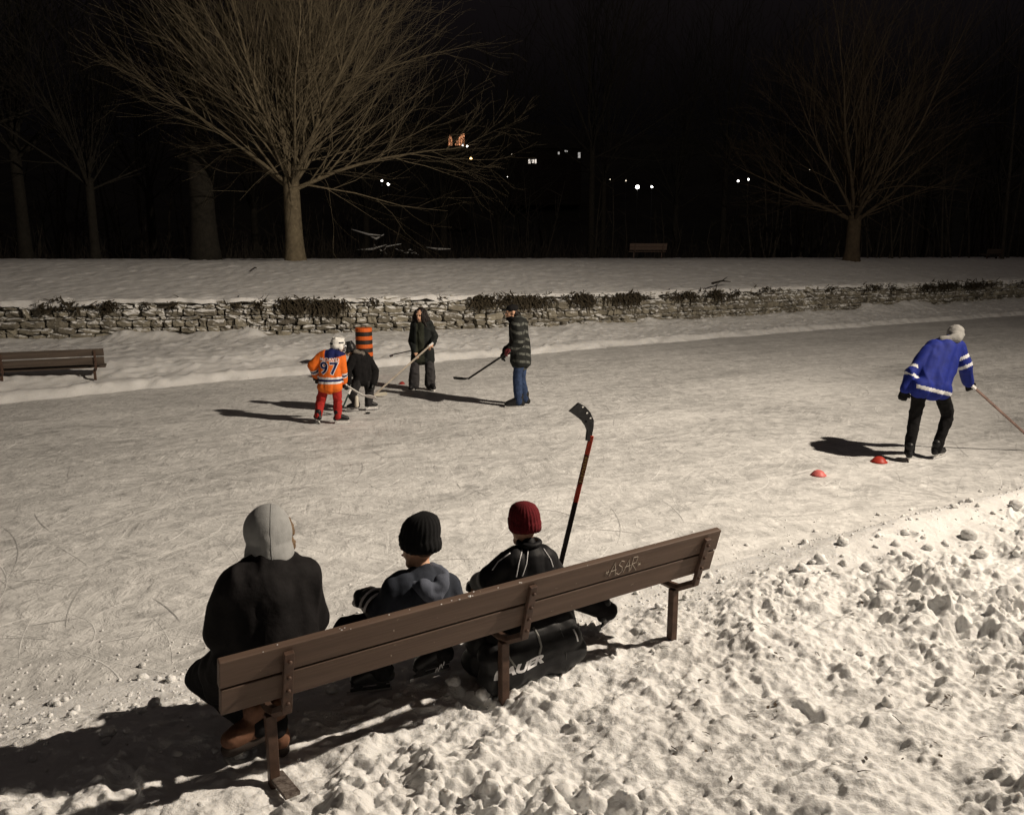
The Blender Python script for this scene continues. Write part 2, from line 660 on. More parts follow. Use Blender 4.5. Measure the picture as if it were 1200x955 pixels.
def soft(name, mb, m, parent, voxel=0.01, smooth=2, fold=0.0, fscale=9.0, seed=1, matfn=None, stretch=(1, 1, 1), org=None):
    """one continuous skin grown over overlapping shapes"""
    me0 = bpy.data.meshes.new('tmp')
    me0.from_pydata(mb.v, [], mb.f)
    bm = bmesh.new()
    bm.from_mesh(me0)
    bmesh.ops.recalc_face_normals(bm, faces=bm.faces)
    bm.to_mesh(me0)
    bm.free()
    o0 = bpy.data.objects.new('tmp', me0)
    COL.objects.link(o0)
    md = o0.modifiers.new('r', 'REMESH')
    md.mode = 'VOXEL'
    md.voxel_size = voxel
    dg = bpy.context.evaluated_depsgraph_get()
    me = bpy.data.meshes.new_from_object(o0.evaluated_get(dg))
    bpy.data.objects.remove(o0)
    bpy.data.meshes.remove(me0)
    me.name = name
    nv = len(me.vertices)
    co = np.empty(nv * 3, np.float32)
    me.vertices.foreach_get('co', co)
    co = co.reshape(-1, 3).astype(float)
    ed = np.empty(len(me.edges) * 2, np.int32)
    me.edges.foreach_get('vertices', ed)
    ed = ed.reshape(-1, 2)
    deg = np.bincount(ed.ravel(), minlength=nv)[:, None]
    for _ in range(smooth):
        acc = np.zeros_like(co)
        np.add.at(acc, ed[:, 0], co[ed[:, 1]])
        np.add.at(acc, ed[:, 1], co[ed[:, 0]])
        co = co * .35 + .65 * acc / np.maximum(deg, 1)
    me.vertices.foreach_set('co', co.astype(np.float32).ravel())
    me.update()
    if fold:
        nr = np.empty(nv * 3, np.float32)
        me.vertex_normals.foreach_get('vector', nr)
        nr = nr.reshape(-1, 3)
        q = co * fscale * np.array(stretch)
        wq = q + 0.8 * np.stack([vnoise3(q * .7, seed + 5), vnoise3(q * .7, seed + 6), vnoise3(q * .7, seed + 7)], 1)
        n = 1 - np.abs(2 * vnoise3(wq, seed) - 1)
        n2 = vnoise3(wq * 2.3, seed + 2)
        co = co + nr * ((n - .55) * fold + (n2 - .5) * fold * .5)[:, None]
        me.vertices.foreach_set('co', co.astype(np.float32).ravel())
    ms = m if isinstance(m, (list, tuple)) else [m]
    me.materials.clear()
    for x in ms:
        me.materials.append(x)
    if matfn is not None:
        c = np.empty(len(me.polygons) * 3, np.float32)
        me.polygons.foreach_get('center', c)
        me.polygons.foreach_set('material_index', np.asarray(matfn(c.reshape(-1, 3).astype(float)), np.int32))
    me.polygons.foreach_set('use_smooth', np.full(len(me.polygons), True))
    me.update()
    o = bpy.data.objects.new(name, me)
    return link(o, parent)


def text_geo(txt, size, shear=0.0, bold=0.0):
    cu = bpy.data.curves.new('t', 'FONT')
    cu.body = txt
    cu.size = size
    cu.align_x = 'CENTER'
    cu.align_y = 'CENTER'
    cu.shear = shear
    cu.offset = bold
    cu.resolution_u = 3
    o = bpy.data.objects.new('t', cu)
    COL.objects.link(o)
    dg = bpy.context.evaluated_depsgraph_get()
    me = bpy.data.meshes.new_from_object(o.evaluated_get(dg))
    bpy.data.objects.remove(o)
    bm = bmesh.new()
    bm.from_mesh(me)
    bmesh.ops.triangulate(bm, faces=bm.faces)
    for _ in range(2):
        el = [e for e in bm.edges if e.calc_length() > size * .12]
        if el:
            bmesh.ops.subdivide_edges(bm, edges=el, cuts=1)
            bmesh.ops.triangulate(bm, faces=bm.faces)
    v = [tuple(x.co) for x in bm.verts]
    f = [tuple(x.index for x in fc.verts) for fc in bm.faces]
    bm.free()
    bpy.data.meshes.remove(me)
    return v, f


def wrap(name, geo, target, org, u, w, d, m, off=0.004):
    """lay flat lettering on a surface: org + u*x + w*y, pressed along d onto the target"""
    tm = target.data
    vs = [v.co.copy() for v in tm.vertices]
    fs = [tuple(p.vertices) for p in tm.polygons]
    bv = BVHTree.FromPolygons(vs, fs)
    d = Vector(d).normalized()
    out = []
    for x, y, _ in geo[0]:
        o = Vector(org) + Vector(u) * x + Vector(w) * y
        h = bv.ray_cast(o, d)
        out.append((h[0] if h[0] is not None else o + d * 0.3) - d * off)
    me = bpy.data.meshes.new(name)
    me.from_pydata([tuple(v) for v in out], [], geo[1])
    me.materials.append(m)
    ob = bpy.data.objects.new(name, me)
    return link(ob, target)


def polyline(xs, ys):
    xs, ys = np.array(xs, float), np.array(ys, float)

    def fn(X):
        # smoothed piecewise-linear curve
        X = np.asarray(X, float)
        s = 0
        for k in (-1.8, -.9, 0, .9, 1.8):
            s = s + np.interp(X + k, xs, ys)
        return s / 5
    return fn


# ------------------------------------------------------------------ the setting
Yw = polyline([-60, -20, -13, -5.6, 2.5, 11.7, 24, 70], [12, 19.4, 20.1, 21.3, 24.4, 30.3, 38.2, 68])
Ye = polyline([-60, -20, -8.8, -7.3, -5.3, -2.9, 2.4, 10, 21.5, 70], [-38, 2.5, 13.2, 14.6, 16.15, 17.9, 21.6, 26.6, 33.6, 60])
Yn = polyline([-60, -12, -6, -3, -2, -1.2, .6, 2.3, 3.7, 5.5, 12, 70], [-27, -0.4, 2.7, 4.2, 4.55, 4.9, 5.6, 6.5, 7.35, 8.2, 11.8, 44])


def near_base(X, Y):
    v = Yn(X) - Y
    z = -.02 + .055 * sst(-.05, .25, v) + .165 * sst(.2, 1.25, v) + .13 * np.clip(v - 2.3, 0, 9)
    z = z + .19 * sst(1.3, 3.6, X) * np.exp(-((v - .55) / .36) ** 2)
    return z


def near_height(X, Y):
    v = Yn(X) - Y
    z = near_base(X, Y)
    wx = X + .09 * (fbm(X * 5, Y * 5, 31, 4) - .5) + .03 * (fbm(X * 22, Y * 22, 32, 2) - .5)
    wy = Y + .09 * (fbm(X * 5, Y * 5, 41, 4) - .5) + .03 * (fbm(X * 22, Y * 22, 42, 2) - .5)
    tro = fbm(X * .9, Y * .9, 3, 3)                       # where the snow is churned
    rough = sst(.15, 1.3, v) * (.60 + .52 * sst(.36, .56, tro))
    right = sst(1.2, 2.6, X) * (1 - sst(.85, 1.5, v))      # the ploughed ridge is smoother
    rough = rough * (1 - .82 * right)
    under = np.exp(-((v - 1.35) / .55) ** 2) * sst(-1.6, -1.2, X) * (1 - sst(1.1, 1.5, X))   # trodden flat round the bench
    rough = rough * (1 - .55 * under)

    z = z + .10 * (fbm(X * 1.3, Y * 1.3, 5, 3) - .5) * sst(.1, 1.0, v) - .045 * under
    left = (1 - sst(-1.5, -.3, X)) * (1 - sst(1.9, 2.7, v))      # smoother, wind-packed left of the bench
    rough = rough * (1 - .62 * left)
    patch = sst(.40, .60, fbm(X * 2.1, Y * 2.1, 61, 3))
    z = z + rough * .26 * (rough_fbm(X * 4.0, Y * 4.6, 9) - .5)
    z = z + rough * (.5 + .6 * patch) * (.038 * plates(wx / .14, wy / .11, 12, .4) + .040 * plates(wx / .07, wy / .055, 22, .5) + .026 * plates(wx / .04, wy / .034, 32, .5))
    z = z + .016 * (fbm(X * 9, Y * 9, 51, 4) - .5)
    return z


# boot prints trodden into the near bank
PRINTS = []
for _ in range(46):
    x = random.uniform(-3.5, 6.5)
    v = random.uniform(.7, 4.0)
    PRINTS.append((x, float(Yn(x)) - v, random.choice((BA, BA + math.pi / 2, 1.9, 0.2)) + random.uniform(-.5, .5), random.uniform(.012, .03)))


def near_full(X, Y):
    z = near_height(X, Y)
    for px, py, a, dp in PRINTS:
        m = (np.abs(X - px) < .35) & (np.abs(Y - py) < .35)
        if not m.any():
            continue
        dx, dy = X[m] - px, Y[m] - py
        u = dx * math.cos(a) + dy * math.sin(a)
        w = -dx * math.sin(a) + dy * math.cos(a)
        q = np.sqrt((u / .15) ** 2 + (w / .062) ** 2)
        z[m] += -dp * (1 - sst(.75, 1.1, q)) + dp * .5 * np.exp(-((q - 1.25) / .18) ** 2)
    return z


def near_mesh():
    xs = np.arange(-4.6, 8.2, .0095)
    n = 640
    t = np.linspace(0, 1, n)
    X = np.repeat(xs[:, None], n, 1)
    top = Yn(xs)[:, None] + .35
    bot = np.minimum(2.05, top - 2.2)
    Y = bot + (top - bot) * t[None, :]
    Z = near_full(X, Y)
    for _ in range(1):                                  # wind-softened crests
        Zp = np.pad(Z, 1, mode='edge')
        Z = .4 * Z + .15 * (Zp[2:, 1:-1] + Zp[:-2, 1:-1] + Zp[1:-1, 2:] + Zp[1:-1, :-2])
    V = np.stack([X, Y, Z], -1).reshape(-1, 3)
    o = mesh_np('snow_bank', V, grid_faces(len(xs), n), SNOW)
    tag(o, kind='structure')
    # coarser bank carrying on behind and beside the photographer
    xs = np.arange(-60, 70, .5)
    n = 60
    X = np.repeat(xs[:, None], n, 1)
    top = Yn(xs)[:, None] + .3
    Y = top - (np.linspace(0, 1, n)[None, :] ** 1.5) * 40
    Z = near_base(X, Y) + .05 * (fbm(X, Y, 3, 3) - .5)
    Z = np.minimum(Z, 1.5) - .0
    inside = (X > -4.4) & (X < 8.0) & (Y > np.minimum(2.05, Yn(X) + .35 - 2.2) + .1)
    Z = np.where(inside, Z - .3, Z)
    o = mesh_np('snow_ground', np.stack([X, Y, Z], -1).reshape(-1, 3), grid_faces(len(xs), n)[:, ::-1], SNOW)
    tag(o, kind='structure')


near_mesh()

# a single ground sheet to the horizon
mb = MB()
mb.add([(-900, -300, -2.5), (900, -300, -2.5), (900, 900, -2.5), (-900, 900, -2.5)], [(0, 1, 2, 3)])
tag(mb.build('ground', SNOW), kind='structure')

# the rink
xs = np.linspace(-50, 65, 90)
n = 60
X = np.repeat(xs[:, None], n, 1)
Y = (Yn(xs)[:, None] - 1.2) + (Ye(xs)[:, None] + 1.5 - Yn(xs)[:, None] + 1.2) * np.linspace(0, 1, n)[None, :]
tag(mesh_np('ice_rink', np.stack([X, Y, X * 0], -1).reshape(-1, 3), grid_faces(90, n), ICE), kind='structure')


def far_bank():
    xs = np.concatenate([np.arange(-50, -18, .5), np.arange(-18, 30, .06), np.arange(30, 66, .5)])
    n = 90
    X = np.repeat(xs[:, None], n, 1)
    a, b = Ye(xs)[:, None] - .4, Yw(xs)[:, None] + .35
    Y = a + (b - a) * np.linspace(0, 1, n)[None, :]
    e = Y - Ye(X) + .35 * (fbm(X * .8, Y * .8, 71, 3) - .5) + .3 * (fbm(X * 3.1, Y * 3.1, 72, 3) - .5)
    w = Yw(X) - Y
    z = -.04 + .16 * sst(-.1, .5, e) + .045 * np.exp(-((e - .35) / .25) ** 2)
    z = z + .24 * sst(.5, 2.6, e)
    z = z + .07 * (fbm(X * .7, Y * .7, 73, 4) - .5) * sst(.1, .8, e)
    z = z + (.075 * (fbm(X * 2.6, Y * 2.6, 75, 4) - .5) + .05 * worley(X / .14, Y / .14, 77, .07) + .05 * worley(X / .09, Y / .09, 79, .1) + .055 * (fbm(X * 8, Y * 8, 78, 3) - .5)) * sst(.0, .6, e)
    # drift heaped against the foot of the wall
    hp = sst(.45, .75, fbm(X * .42, X * .13, 81, 3))
    z = z + np.exp(-(np.maximum(w, 0) / .55) ** 2) * (.05 + .20 * hp * (.5 + vnoise(X * 2.2, Y * 2.2, 83)))
    o = mesh_np('far_snow_bank', np.stack([X, Y, z], -1).reshape(-1, 3), grid_faces(len(xs), n), SNOW)
    tag(o, kind='structure')


far_bank()
WALLTOP = 1.33


def lawn_z(X, Y):
    q = Y - Yw(X)
    z = WALLTOP + .02 + .9 * sst(-1.5, 8.5, q) + .06 * sst(6, 14, q)
    z = z + .07 * (fbm(X * .5, Y * .5, 91, 4) - .5)
    crest = 19 + 0 * X
    z = z - 3.8 * sst(0, 26, q - crest)
    return z


def lawn():
    xs = np.concatenate([np.arange(-70, -22, .6), np.arange(-22, 44, .07), np.arange(44, 90, .6)])
    n = 260
    X = np.repeat(xs[:, None], n, 1)
    q = -.10 + 52 * (np.linspace(0, 1, n)[None, :] ** 1.6)
    Y = Yw(X) + q + .22 * (fbm(X * 2.2, X * 0, 93, 4) - .5) * (q < .3)
    z = lawn_z(X, Y)
    z = z + (.04 * (fbm(X * 3, Y * 3, 95, 4) - .5) + .05 * (fbm(X * 8, Y * 8, 96, 3) - .5) + .03 * worley(X / .25, Y / .25, 97, .15))
    z = z - .07 * (1 - sst(0, .35, q + .10)) * vnoise(X * 1.7, X * 0, 99)
    z[:, 0] -= .10 + .26 * np.clip(fbm(xs * 1.5, xs * 0, 98, 4) - .42, 0, 1)      # the snow rolls over the coping
    o = mesh_np('snowy_lawn', np.stack([X, Y, z], -1).reshape(-1, 3), grid_faces(len(xs), n), SNOW)
    tag(o, kind='structure')


lawn()


def stone_wall():
    VS, FS, TI = [], [], []
    nv = 0
    # unit stone: a 4x4x4 surface lattice, rounded
    k = 4
    idx = {}
    base = []
    for i in range(k):
        for j in range(k):
            for l in range(k):
                if i in (0, k - 1) or j in (0, k - 1) or l in (0, k - 1):
                    idx[(i, j, l)] = len(base)
                    base.append((i / (k - 1) - .5, j / (k - 1) - .5, l / (k - 1) - .5))
    bf = []
    for a in range(k - 1):
        for b in range(k - 1):
            for s in (0, k - 1):
                q = [(a, b), (a + 1, b), (a + 1, b + 1), (a, b + 1)]
                if s == 0:
                    q = q[::-1]
                bf.append([idx[(x, y, s)] for x, y in q])
                bf.append([idx[(y, s, x)] for x, y in q])
                bf.append([idx[(s, x, y)] for x, y in q])
    base = np.array(base)
    bf = np.array(bf)
    rr = np.linalg.norm(base, axis=1, keepdims=True)
    base = base * (1 - .2 * (rr - .5) / .366)
    # walk along the wall
    xs = np.linspace(-19, 33, 1200)
    ys = Yw(xs)
    s = np.concatenate([[0], np.cumsum(np.hypot(np.diff(xs), np.diff(ys)))])
    tot = s[-1]
    z = .1
    while z < WALLTOP - .02:
        hc = random.uniform(.09, .2)
        hc = min(hc, WALLTOP + .03 - z)
        t = random.uniform(-.4, 0)
        while t < tot:
            L = random.uniform(.16, .62) * (1.0 if hc > .12 else .8)
            c = t + L / 2
            x = np.interp(c, s, xs)
            y = np.interp(c, s, ys)
            dx = np.interp(c + .1, s, xs) - np.interp(c - .1, s, xs)
            dy = np.interp(c + .1, s, ys) - np.interp(c - .1, s, ys)
            a = math.atan2(dy, dx) + random.gauss(0, .05)
            top = z + hc > WALLTOP - .2
            miss = fbm(np.array([x * .5]), np.array([z * 1.2]), 55, 3)[0]
            if not (top and random.random() < .07) and not (miss > .80):
                dep = random.uniform(.3, .42)
                hh = hc * (random.uniform(.75, 1.35) if random.random() < .3 else .97)
                if top:
                    hh *= random.uniform(.6, 1.5)
                v = base * np.array([max(L - .012, .05), dep, hh])
                v = v + (rng.random(v.shape) - .5) * np.array([.045, .07, .04])
                rx = random.gauss(0, .05)
                v = np.stack([v[:, 0], v[:, 1], v[:, 2] + v[:, 0] * rx], 1)
                v = np.stack([v[:, 0] * math.cos(a) - v[:, 1] * math.sin(a), v[:, 0] * math.sin(a) + v[:, 1] * math.cos(a), v[:, 2]], 1)
                push = random.gauss(0, .035)
                v = v + np.array([x - math.sin(a) * push * -1, y - abs(math.cos(a)) * (.0 + push) + .12, z + hc / 2])
                VS.append(v)
                FS.append(bf + nv)
                TI.append(np.full(len(v), min(1, max(0, random.gauss(.5, .25)))))
                nv += len(v)
            t += L
        z += hc
    root = thing('stone_wall', 'long low dry stone retaining wall holding up the snowy lawn beyond the rink', 'wall', (0, float(Yw(0)), 0))
    V = np.concatenate(VS) - np.array([0, float(Yw(0)), 0])
    o = mesh_np('stonework', V, np.concatenate(FS), STONE, root, smooth=False)
    at_ = o.data.attributes.new('tint', 'FLOAT', 'POINT')
    at_.data.foreach_set('value', np.concatenate(TI).astype(np.float32))
    # earth packed behind the stones
    mb = MB()
    X = np.linspace(-19, 33, 120)
    vs = []
    for x in X:
        y = float(Yw(x)) - float(Yw(0)) + .16
        vs += [(x, y, -.1), (x, y, WALLTOP - .06), (x, y + .3, WALLTOP - .06), (x, y + .3, -.1)]
    fs = []
    for i in range(len(X) - 1):
        for j in range(4):
            fs.append((i * 4 + j, i * 4 + (j + 1) % 4, i * 4 + 4 + (j + 1) % 4, i * 4 + 4 + j))
    mb.add(vs, fs)
    mb.build('packed_earth', mat('frozen_earth', (0.15, 0.135, 0.11), .95, .4, 10), root)


stone_wall()


def wall_growth():
    """dead grass and vine hanging over the coping"""
    mb = MB()
    spots = []
    for x0, x1, d in ((322, 395, 1.0), (556, 650, 1.0), (668, 700, 1), (722, 775, 1.1), (796, 842, .9), (880, 900, .6), (1010, 1060, .8), (1080, 1200, .9), (40, 75, .5), (118, 132, .5)):
        spots.append((x0, x1, d))
    cl = []
    for x0, x1, d in spots:
        for _ in range(max(2, int((x1 - x0) / 9))):
            cl.append((random.uniform(x0, x1), random.uniform(2, 8), d * random.uniform(.35, 1.25)))
    for _ in range(30):
        cl.append((random.uniform(0, 1200), random.uniform(.8, 3.5), random.uniform(.25, .7)))
    for cx_, sg, d in cl:
        for _ in range(int(sg * 22 * d)):
            px = random.gauss(cx_, sg)
            x = at(px, 348, WALLTOP)[0]
            for _k in range(6):                     # where that sight line meets the wall
                y = float(Yw(x))
                x = (px - 600) / F * (y * CT + (CAMZ - WALLTOP) * ST)
            p = np.array([x, float(Yw(x)) - .1 + random.uniform(-.12, .15), WALLTOP + random.uniform(-.22, .03)])
            L = random.uniform(.06, .4) * d
            q = p + np.array([random.gauss(0, .13), -random.uniform(.02, .12), -L * random.uniform(.2, 1.1) + (random.random() < .2) * random.uniform(0, .25)])
            mid = (p + q) / 2 + np.array([random.gauss(0, .05), -.04, random.uniform(-.02, .06)])
            w = random.uniform(.005, .03)
            s = np.array([w, w * .4, random.uniform(-.3, .3) * w])
            mb.add([p - s, p + s, mid + s, mid - s, q], [(0, 1, 2, 3), (3, 2, 4)])
    o = mb.build('dead_grass', mat('dead_grass', (0.045, 0.036, 0.023), .9, .5, 20))
    tag(o, 'dark dead grass and vine hanging over the stone wall', 'dead grass', kind='stuff')


wall_growth()


def chunk_field():
    """loose lumps of snow kicked about the near bank"""
    bm = bmesh.new()
    bmesh.ops.create_icosphere(bm, subdivisions=2, radius=1)
    bv = np.array([v.co[:] for v in bm.verts])
    bfc = np.array([[v.index for v in f.verts] for f in bm.faces])
    bm.free()
    spots = []
    for px, py, r in ((962, 652, .055), (988, 638, .05), (1040, 684, .055), (1016, 662, .045), (1135, 630, .06), (1190, 600, .06), (940, 660, .05),
                      (1150, 650, .05), (1050, 637, .04), (1088, 640, .04)):
        spots.append((px, py, r))
    VS, FS = [], []
    nv = 0
    lst = []
    for px, py, r in spots:
        p = at(px, py, .22)
        lst.append((p[0], p[1], r, .62))
    for _ in range(520):
        x = random.uniform(-3.5, 7)
        v = abs(random.gauss(0, 1.5)) + .05
        if random.random() < .12:
            v = random.uniform(-.3, .9)
        r = min(.05, .008 + random.expovariate(1 / .010))
        lst.append((x, float(Yn(x)) - v, r, random.uniform(.2, .6)))
    for _ in range(1900):                               # fine crumbs along the edge of the ice
        x = random.uniform(-4.2, 1.5) if random.random() < .75 else random.uniform(1.5, 7)
        v = random.gauss(.35, .5)
        lst.append((x, float(Yn(x)) - v, random.uniform(.003, .011), random.uniform(.1, .5)))
    xs = np.array([q[0] for q in lst])
    ys = np.array([q[1] for q in lst])
    zs = np.maximum(near_full(xs.copy(), ys.copy()), 0)
    for (x, y, r, up), zz in zip(lst, zs):
        seed = random.randrange(9999)
        n = vnoise3(bv * 1.6 + 9, seed)
        v = bv * (r * (.62 + .75 * n))[:, None] * np.array([1, random.uniform(.7, 1.1), random.uniform(.65, .95)])
        a = random.uniform(0, 6.28)
        v = np.stack([v[:, 0] * math.cos(a) - v[:, 1] * math.sin(a), v[:, 0] * math.sin(a) + v[:, 1] * math.cos(a), v[:, 2]], 1)
        VS.append(v + np.array([x, y, zz + r * up * .6]))
        FS.append(bfc + nv)
        nv += len(bv)
    o = mesh_np('snow_chunks', np.concatenate(VS), np.concatenate(FS), SNOW)
    tag(o, 'loose lumps of snow strewn over the near bank', 'snow', kind='stuff')


chunk_field()


def litter():
    """dead leaves and broken twigs trodden into the near bank"""
    rd = random.Random(12)
    mb = MB()
    spots = []
    for px, py in ((1115, 695), (1083, 702), (1150, 688), (1128, 678), (1192, 712), (945, 766), (806, 870), (1060, 690), (1176, 745), (900, 830), (1100, 820)):
        for _ in range(rd.randint(2, 7)):
            spots.append(at(px + rd.gauss(0, 14), py + rd.gauss(0, 5), .25))
    for _ in range(40):
        spots.append(at(rd.uniform(700, 1200), rd.uniform(660, 940), .25))
    X, Y = np.array([q[0] for q in spots]), np.array([q[1] for q in spots])
    Z = near_full(X.copy(), Y.copy()) + .006
    for x, y, z in zip(X, Y, Z):
        a = rd.uniform(0, 6.28)
        if rd.random() < .5:
            L = rd.uniform(.02, .09)
            d = np.array([math.cos(a), math.sin(a), rd.uniform(-.05, .2)]) * L
            p = np.array([x, y, z])
            mb.tube([p - d / 2, p + np.array([0, 0, .004]), p + d / 2], [.0025, .002, .001], 5)
        else:
            r = rd.uniform(.008, .02)
            u = np.array([math.cos(a), math.sin(a), rd.uniform(-.4, .4)]) * r
            w = np.array([-math.sin(a), math.cos(a), rd.uniform(-.4, .4)]) * r * .6
            p = np.array([x, y, z + .004])
            mb.add([p - u, p - w * .8, p + w * .2 + u * .4, p + u, p + w], [(0, 1, 2, 4), (1, 3, 2), (2, 3, 4)])
    o = mb.build('leaf_litter', mat('dead_leaf', (.06, .042, .028), .8, .4, 30))
    tag(o, 'dark bits of dead leaf and twig scattered over the trodden snow', 'leaf litter', kind='stuff')


litter()


def skate_marks(name, count, m, label, wmul=1.0, z0=.001, flat=False):
    VS, FS = [], []
    nv = 0
    for _ in range(count):
        y = 4.6 + 14 * random.random() ** 1.3
        x = random.uniform(-.75, .8) * (y + 1)
        if y < float(Yn(x)) + .15 or y > float(Ye(x)) - .3:
            continue
        a = random.gauss(R(28), .6) if random.random() < .7 else random.uniform(0, math.pi)
        L = min(2.6, .25 + random.expovariate(1 / .55))
        k = random.gauss(0, .5) if random.random() < .8 else random.gauss(0, 1.6)
        w = wmul * random.uniform(.002, .0055)
        h = 0 if flat else random.uniform(.0005, .0025)
        n = max(4, int(L / .12))
        pts = []
        zz = z0 + random.random() * .0016
        px, py, aa = x, y, a
        for i in range(n + 1):
            pts.append((px, py, aa))
            px += math.cos(aa) * L / n
            py += math.sin(aa) * L / n
            aa += k * L / n
        V = []
        for i, (qx, qy, qa) in enumerate(pts):
            ww = w * math.sin(math.pi * (i + .15) / (n + .3)) * random.uniform(.6, 1.2)
            nx, ny = -math.sin(qa), math.cos(qa)
            V += [(qx - nx * ww, qy - ny * ww, zz), (qx, qy, zz + h), (qx + nx * ww, qy + ny * ww, zz)]
        V = np.array(V)
        Fc = []
        for i in range(n):
            for j in (0, 1):
                Fc.append((i * 3 + j, i * 3 + j + 1, i * 3 + j + 4, i * 3 + j + 3))
        VS.append(V)
        FS.append(np.array(Fc)[:, ::-1] + nv)
        nv += len(V)
    o = mesh_np(name, np.concatenate(VS), np.concatenate(FS), m)
    tag(o, label, 'skate marks', kind='stuff')


skate_marks('skate_marks', 620, mat('ice_shavings', (.80, .80, .79), .7, .2, 3, .5, 60), 'pale scratches and shavings left by skates on the ice', 1.0)
skate_marks('skate_grooves', 300, mat('scored_ice', (.5, .498, .49), .5, .2, 3), 'dull grey grooves scored into the ice by skates', 1.2, .0022, True)


# ------------------------------------------------------------------ trees
def tree_parts(seed, th, tr, nl, llen, spread=1.0, levels=3, up=.25, kids=(8, 6, 4), minr=.004):
    rd = random.Random(seed)
    tk, cr = MB(), MB()
    pts, rad = [], []
    ang = rd.uniform(0, 6)
    for i in range(9):
        t = i / 8
        pts.append((.05 * tr * math.sin(3 * t + ang), .05 * math.sin(2 * t), th * t - .25 * (i == 0)))
        rad.append(tr * (1 + .45 * math.exp(-t * 9)) * (1 - .12 * t))
    tk.tube(pts, rad, 14)

    def branch(p, d, L, r, lev, nseg):
        P_, R_ = [p], [r]
        dd = d.copy()
        q = p.copy()
        wob = .055 + .035 * lev
        for i in range(nseg):
            dd = dd + np.array([rd.gauss(0, wob), rd.gauss(0, wob), rd.gauss(0, wob) + up * .25 / nseg])
            dd /= np.linalg.norm(dd)
            q = q + dd * L / nseg
            P_.append(q.copy())
            R_.append(max(minr * .7, r * (1 - .9 * ((i + 1) / nseg) ** .75)))
        cr.tube(P_, R_, (6, 5, 4, 3)[min(lev, 3)], cap=False)
        if lev >= levels:
            return
        nk = kids[min(lev, len(kids) - 1)]
        for k in range(nk):
            t = .04 + .9 * ((k + rd.random()) / nk) ** (1.25 if lev == 0 else 1)
            i = min(int(t * nseg), nseg - 1)
            f = t * nseg - i
            pp = P_[i] * (1 - f) + P_[i + 1] * f
            bd = P_[i + 1] - P_[i]
            bd = bd / np.linalg.norm(bd)
            a = np.array([rd.gauss(0, 1), rd.gauss(0, 1), rd.gauss(0, 1) + (.25 if lev else .6)])
            a = a - bd * np.dot(a, bd)
            a /= np.linalg.norm(a)
            th_ = R(rd.uniform(14, 38))
            nd = bd * math.cos(th_) + a * math.sin(th_)
            rr = (R_[i] * (1 - f) + R_[i + 1] * f) * rd.uniform(.42, .65)
            branch(pp, nd, L * (1 - .6 * t) * rd.uniform(.6, .92), max(rr, minr), lev + 1, max(3, nseg - 2))

    for k in range(nl):
        u = (k + .5) / nl
        el = R(18 + 70 * u ** .8 + rd.uniform(-6, 6))
        az = k * 2.39996 + rd.uniform(-.4, .4)
        h0 = th * min(.99, .84 + .2 * u)
        d = np.array([math.cos(az) * math.cos(el) * spread, math.sin(az) * math.cos(el) * spread, math.sin(el)])
        d /= np.linalg.norm(d)
        branch(np.array([0, 0, h0]) + d * tr * .2, d, llen * rd.uniform(.8, 1.12) * (1 + .3 * math.sin(el)), tr * rd.uniform(.2, .38), 0, 8)
    return tk, cr


def tree(label, x, y, z, seed, th, tr, nl, llen, m=BARK, group=None, rz=0, sc=1.0, **kw):
    root = thing('bare_tree', label, 'tree', (x, y, z), rz, group)
    tk, cr = tree_parts(seed, th, tr, nl, llen, **kw)
    tk.build('trunk', m, root, smooth=True)
    cr.build('crown', m, root, smooth=True)
    root.scale = (sc,) * 3
    return root


def ztree(x, y):
    return float(lawn_z(np.array([x]), np.array([y]))[0])


p = P(346, 306, 30.0)
tree('large bare maple with a spreading fan of pale lit branches, left on the lawn', p[0], 30.0, ztree(p[0], 30.0) - .05, 47, 3.05, .32, 18, 6.9, levels=3, kids=(13, 7, 3))
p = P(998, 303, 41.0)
tree('broad bare tree with a dim crown standing alone at right on the lawn', p[0], 41.0, ztree(p[0], 41.0) - .05, 23, 2.3, .36, 12, 7.6, mat('dimmed_brown_bark', (0.07, 0.052, 0.033), .9, .35, 6, .9, 25, bdist=.03), kids=(10, 5, 2), minr=.006)  # bark colour darkened to stand in for the weaker light on this tree

BG = [(240, 33.5, .62, 'thick dark trunk close behind the large lit maple', 14, 3),
      (112, 36, .2, 'slim bare tree forking low near the left edge of the wood', 10, 3),
      (30, 38, .28, 'dim bare tree at the far left edge of the wood', 15, 3),
      (-60, 35, .35, 'bare tree whose lit branches reach in from the left edge', 15, 3),
      (180, 47, .25, 'faint bare tree between the slim forked tree and the thick trunk', 14, 2),
      (300, 49, .24, 'faint bare tree seen past the left side of the maple trunk', 13, 2),
      (430, 50, .22, 'faint bare tree behind the snowy brush pile', 12, 2),
      (520, 52, .26, 'dark bare tree under the right-hand branches of the maple', 13, 2),
      (585, 56, .24, 'dark bare tree below the far lit house windows', 14, 2),
      (692, 50, .2, 'tall thin upright trunk left of the small lawn bench', 15, 2),
      (706, 52, .17, 'leaning thin trunk just left of the small lawn bench', 12, 2),
      (790, 56, .22, 'dark bare tree behind the right end of the small lawn bench', 13, 2),
      (846, 54, .2, 'crooked pale trunk below the pair of far white lamps', 13, 2),
      (910, 58, .25, 'dark bare tree behind the left side of the lone right tree', 14, 2),
      (1080, 60, .25, 'dark bare tree behind the right side of the lone right tree', 14, 2),
      (1160, 62, .28, 'dark bare tree behind the low dark bench at far right', 15, 2)]
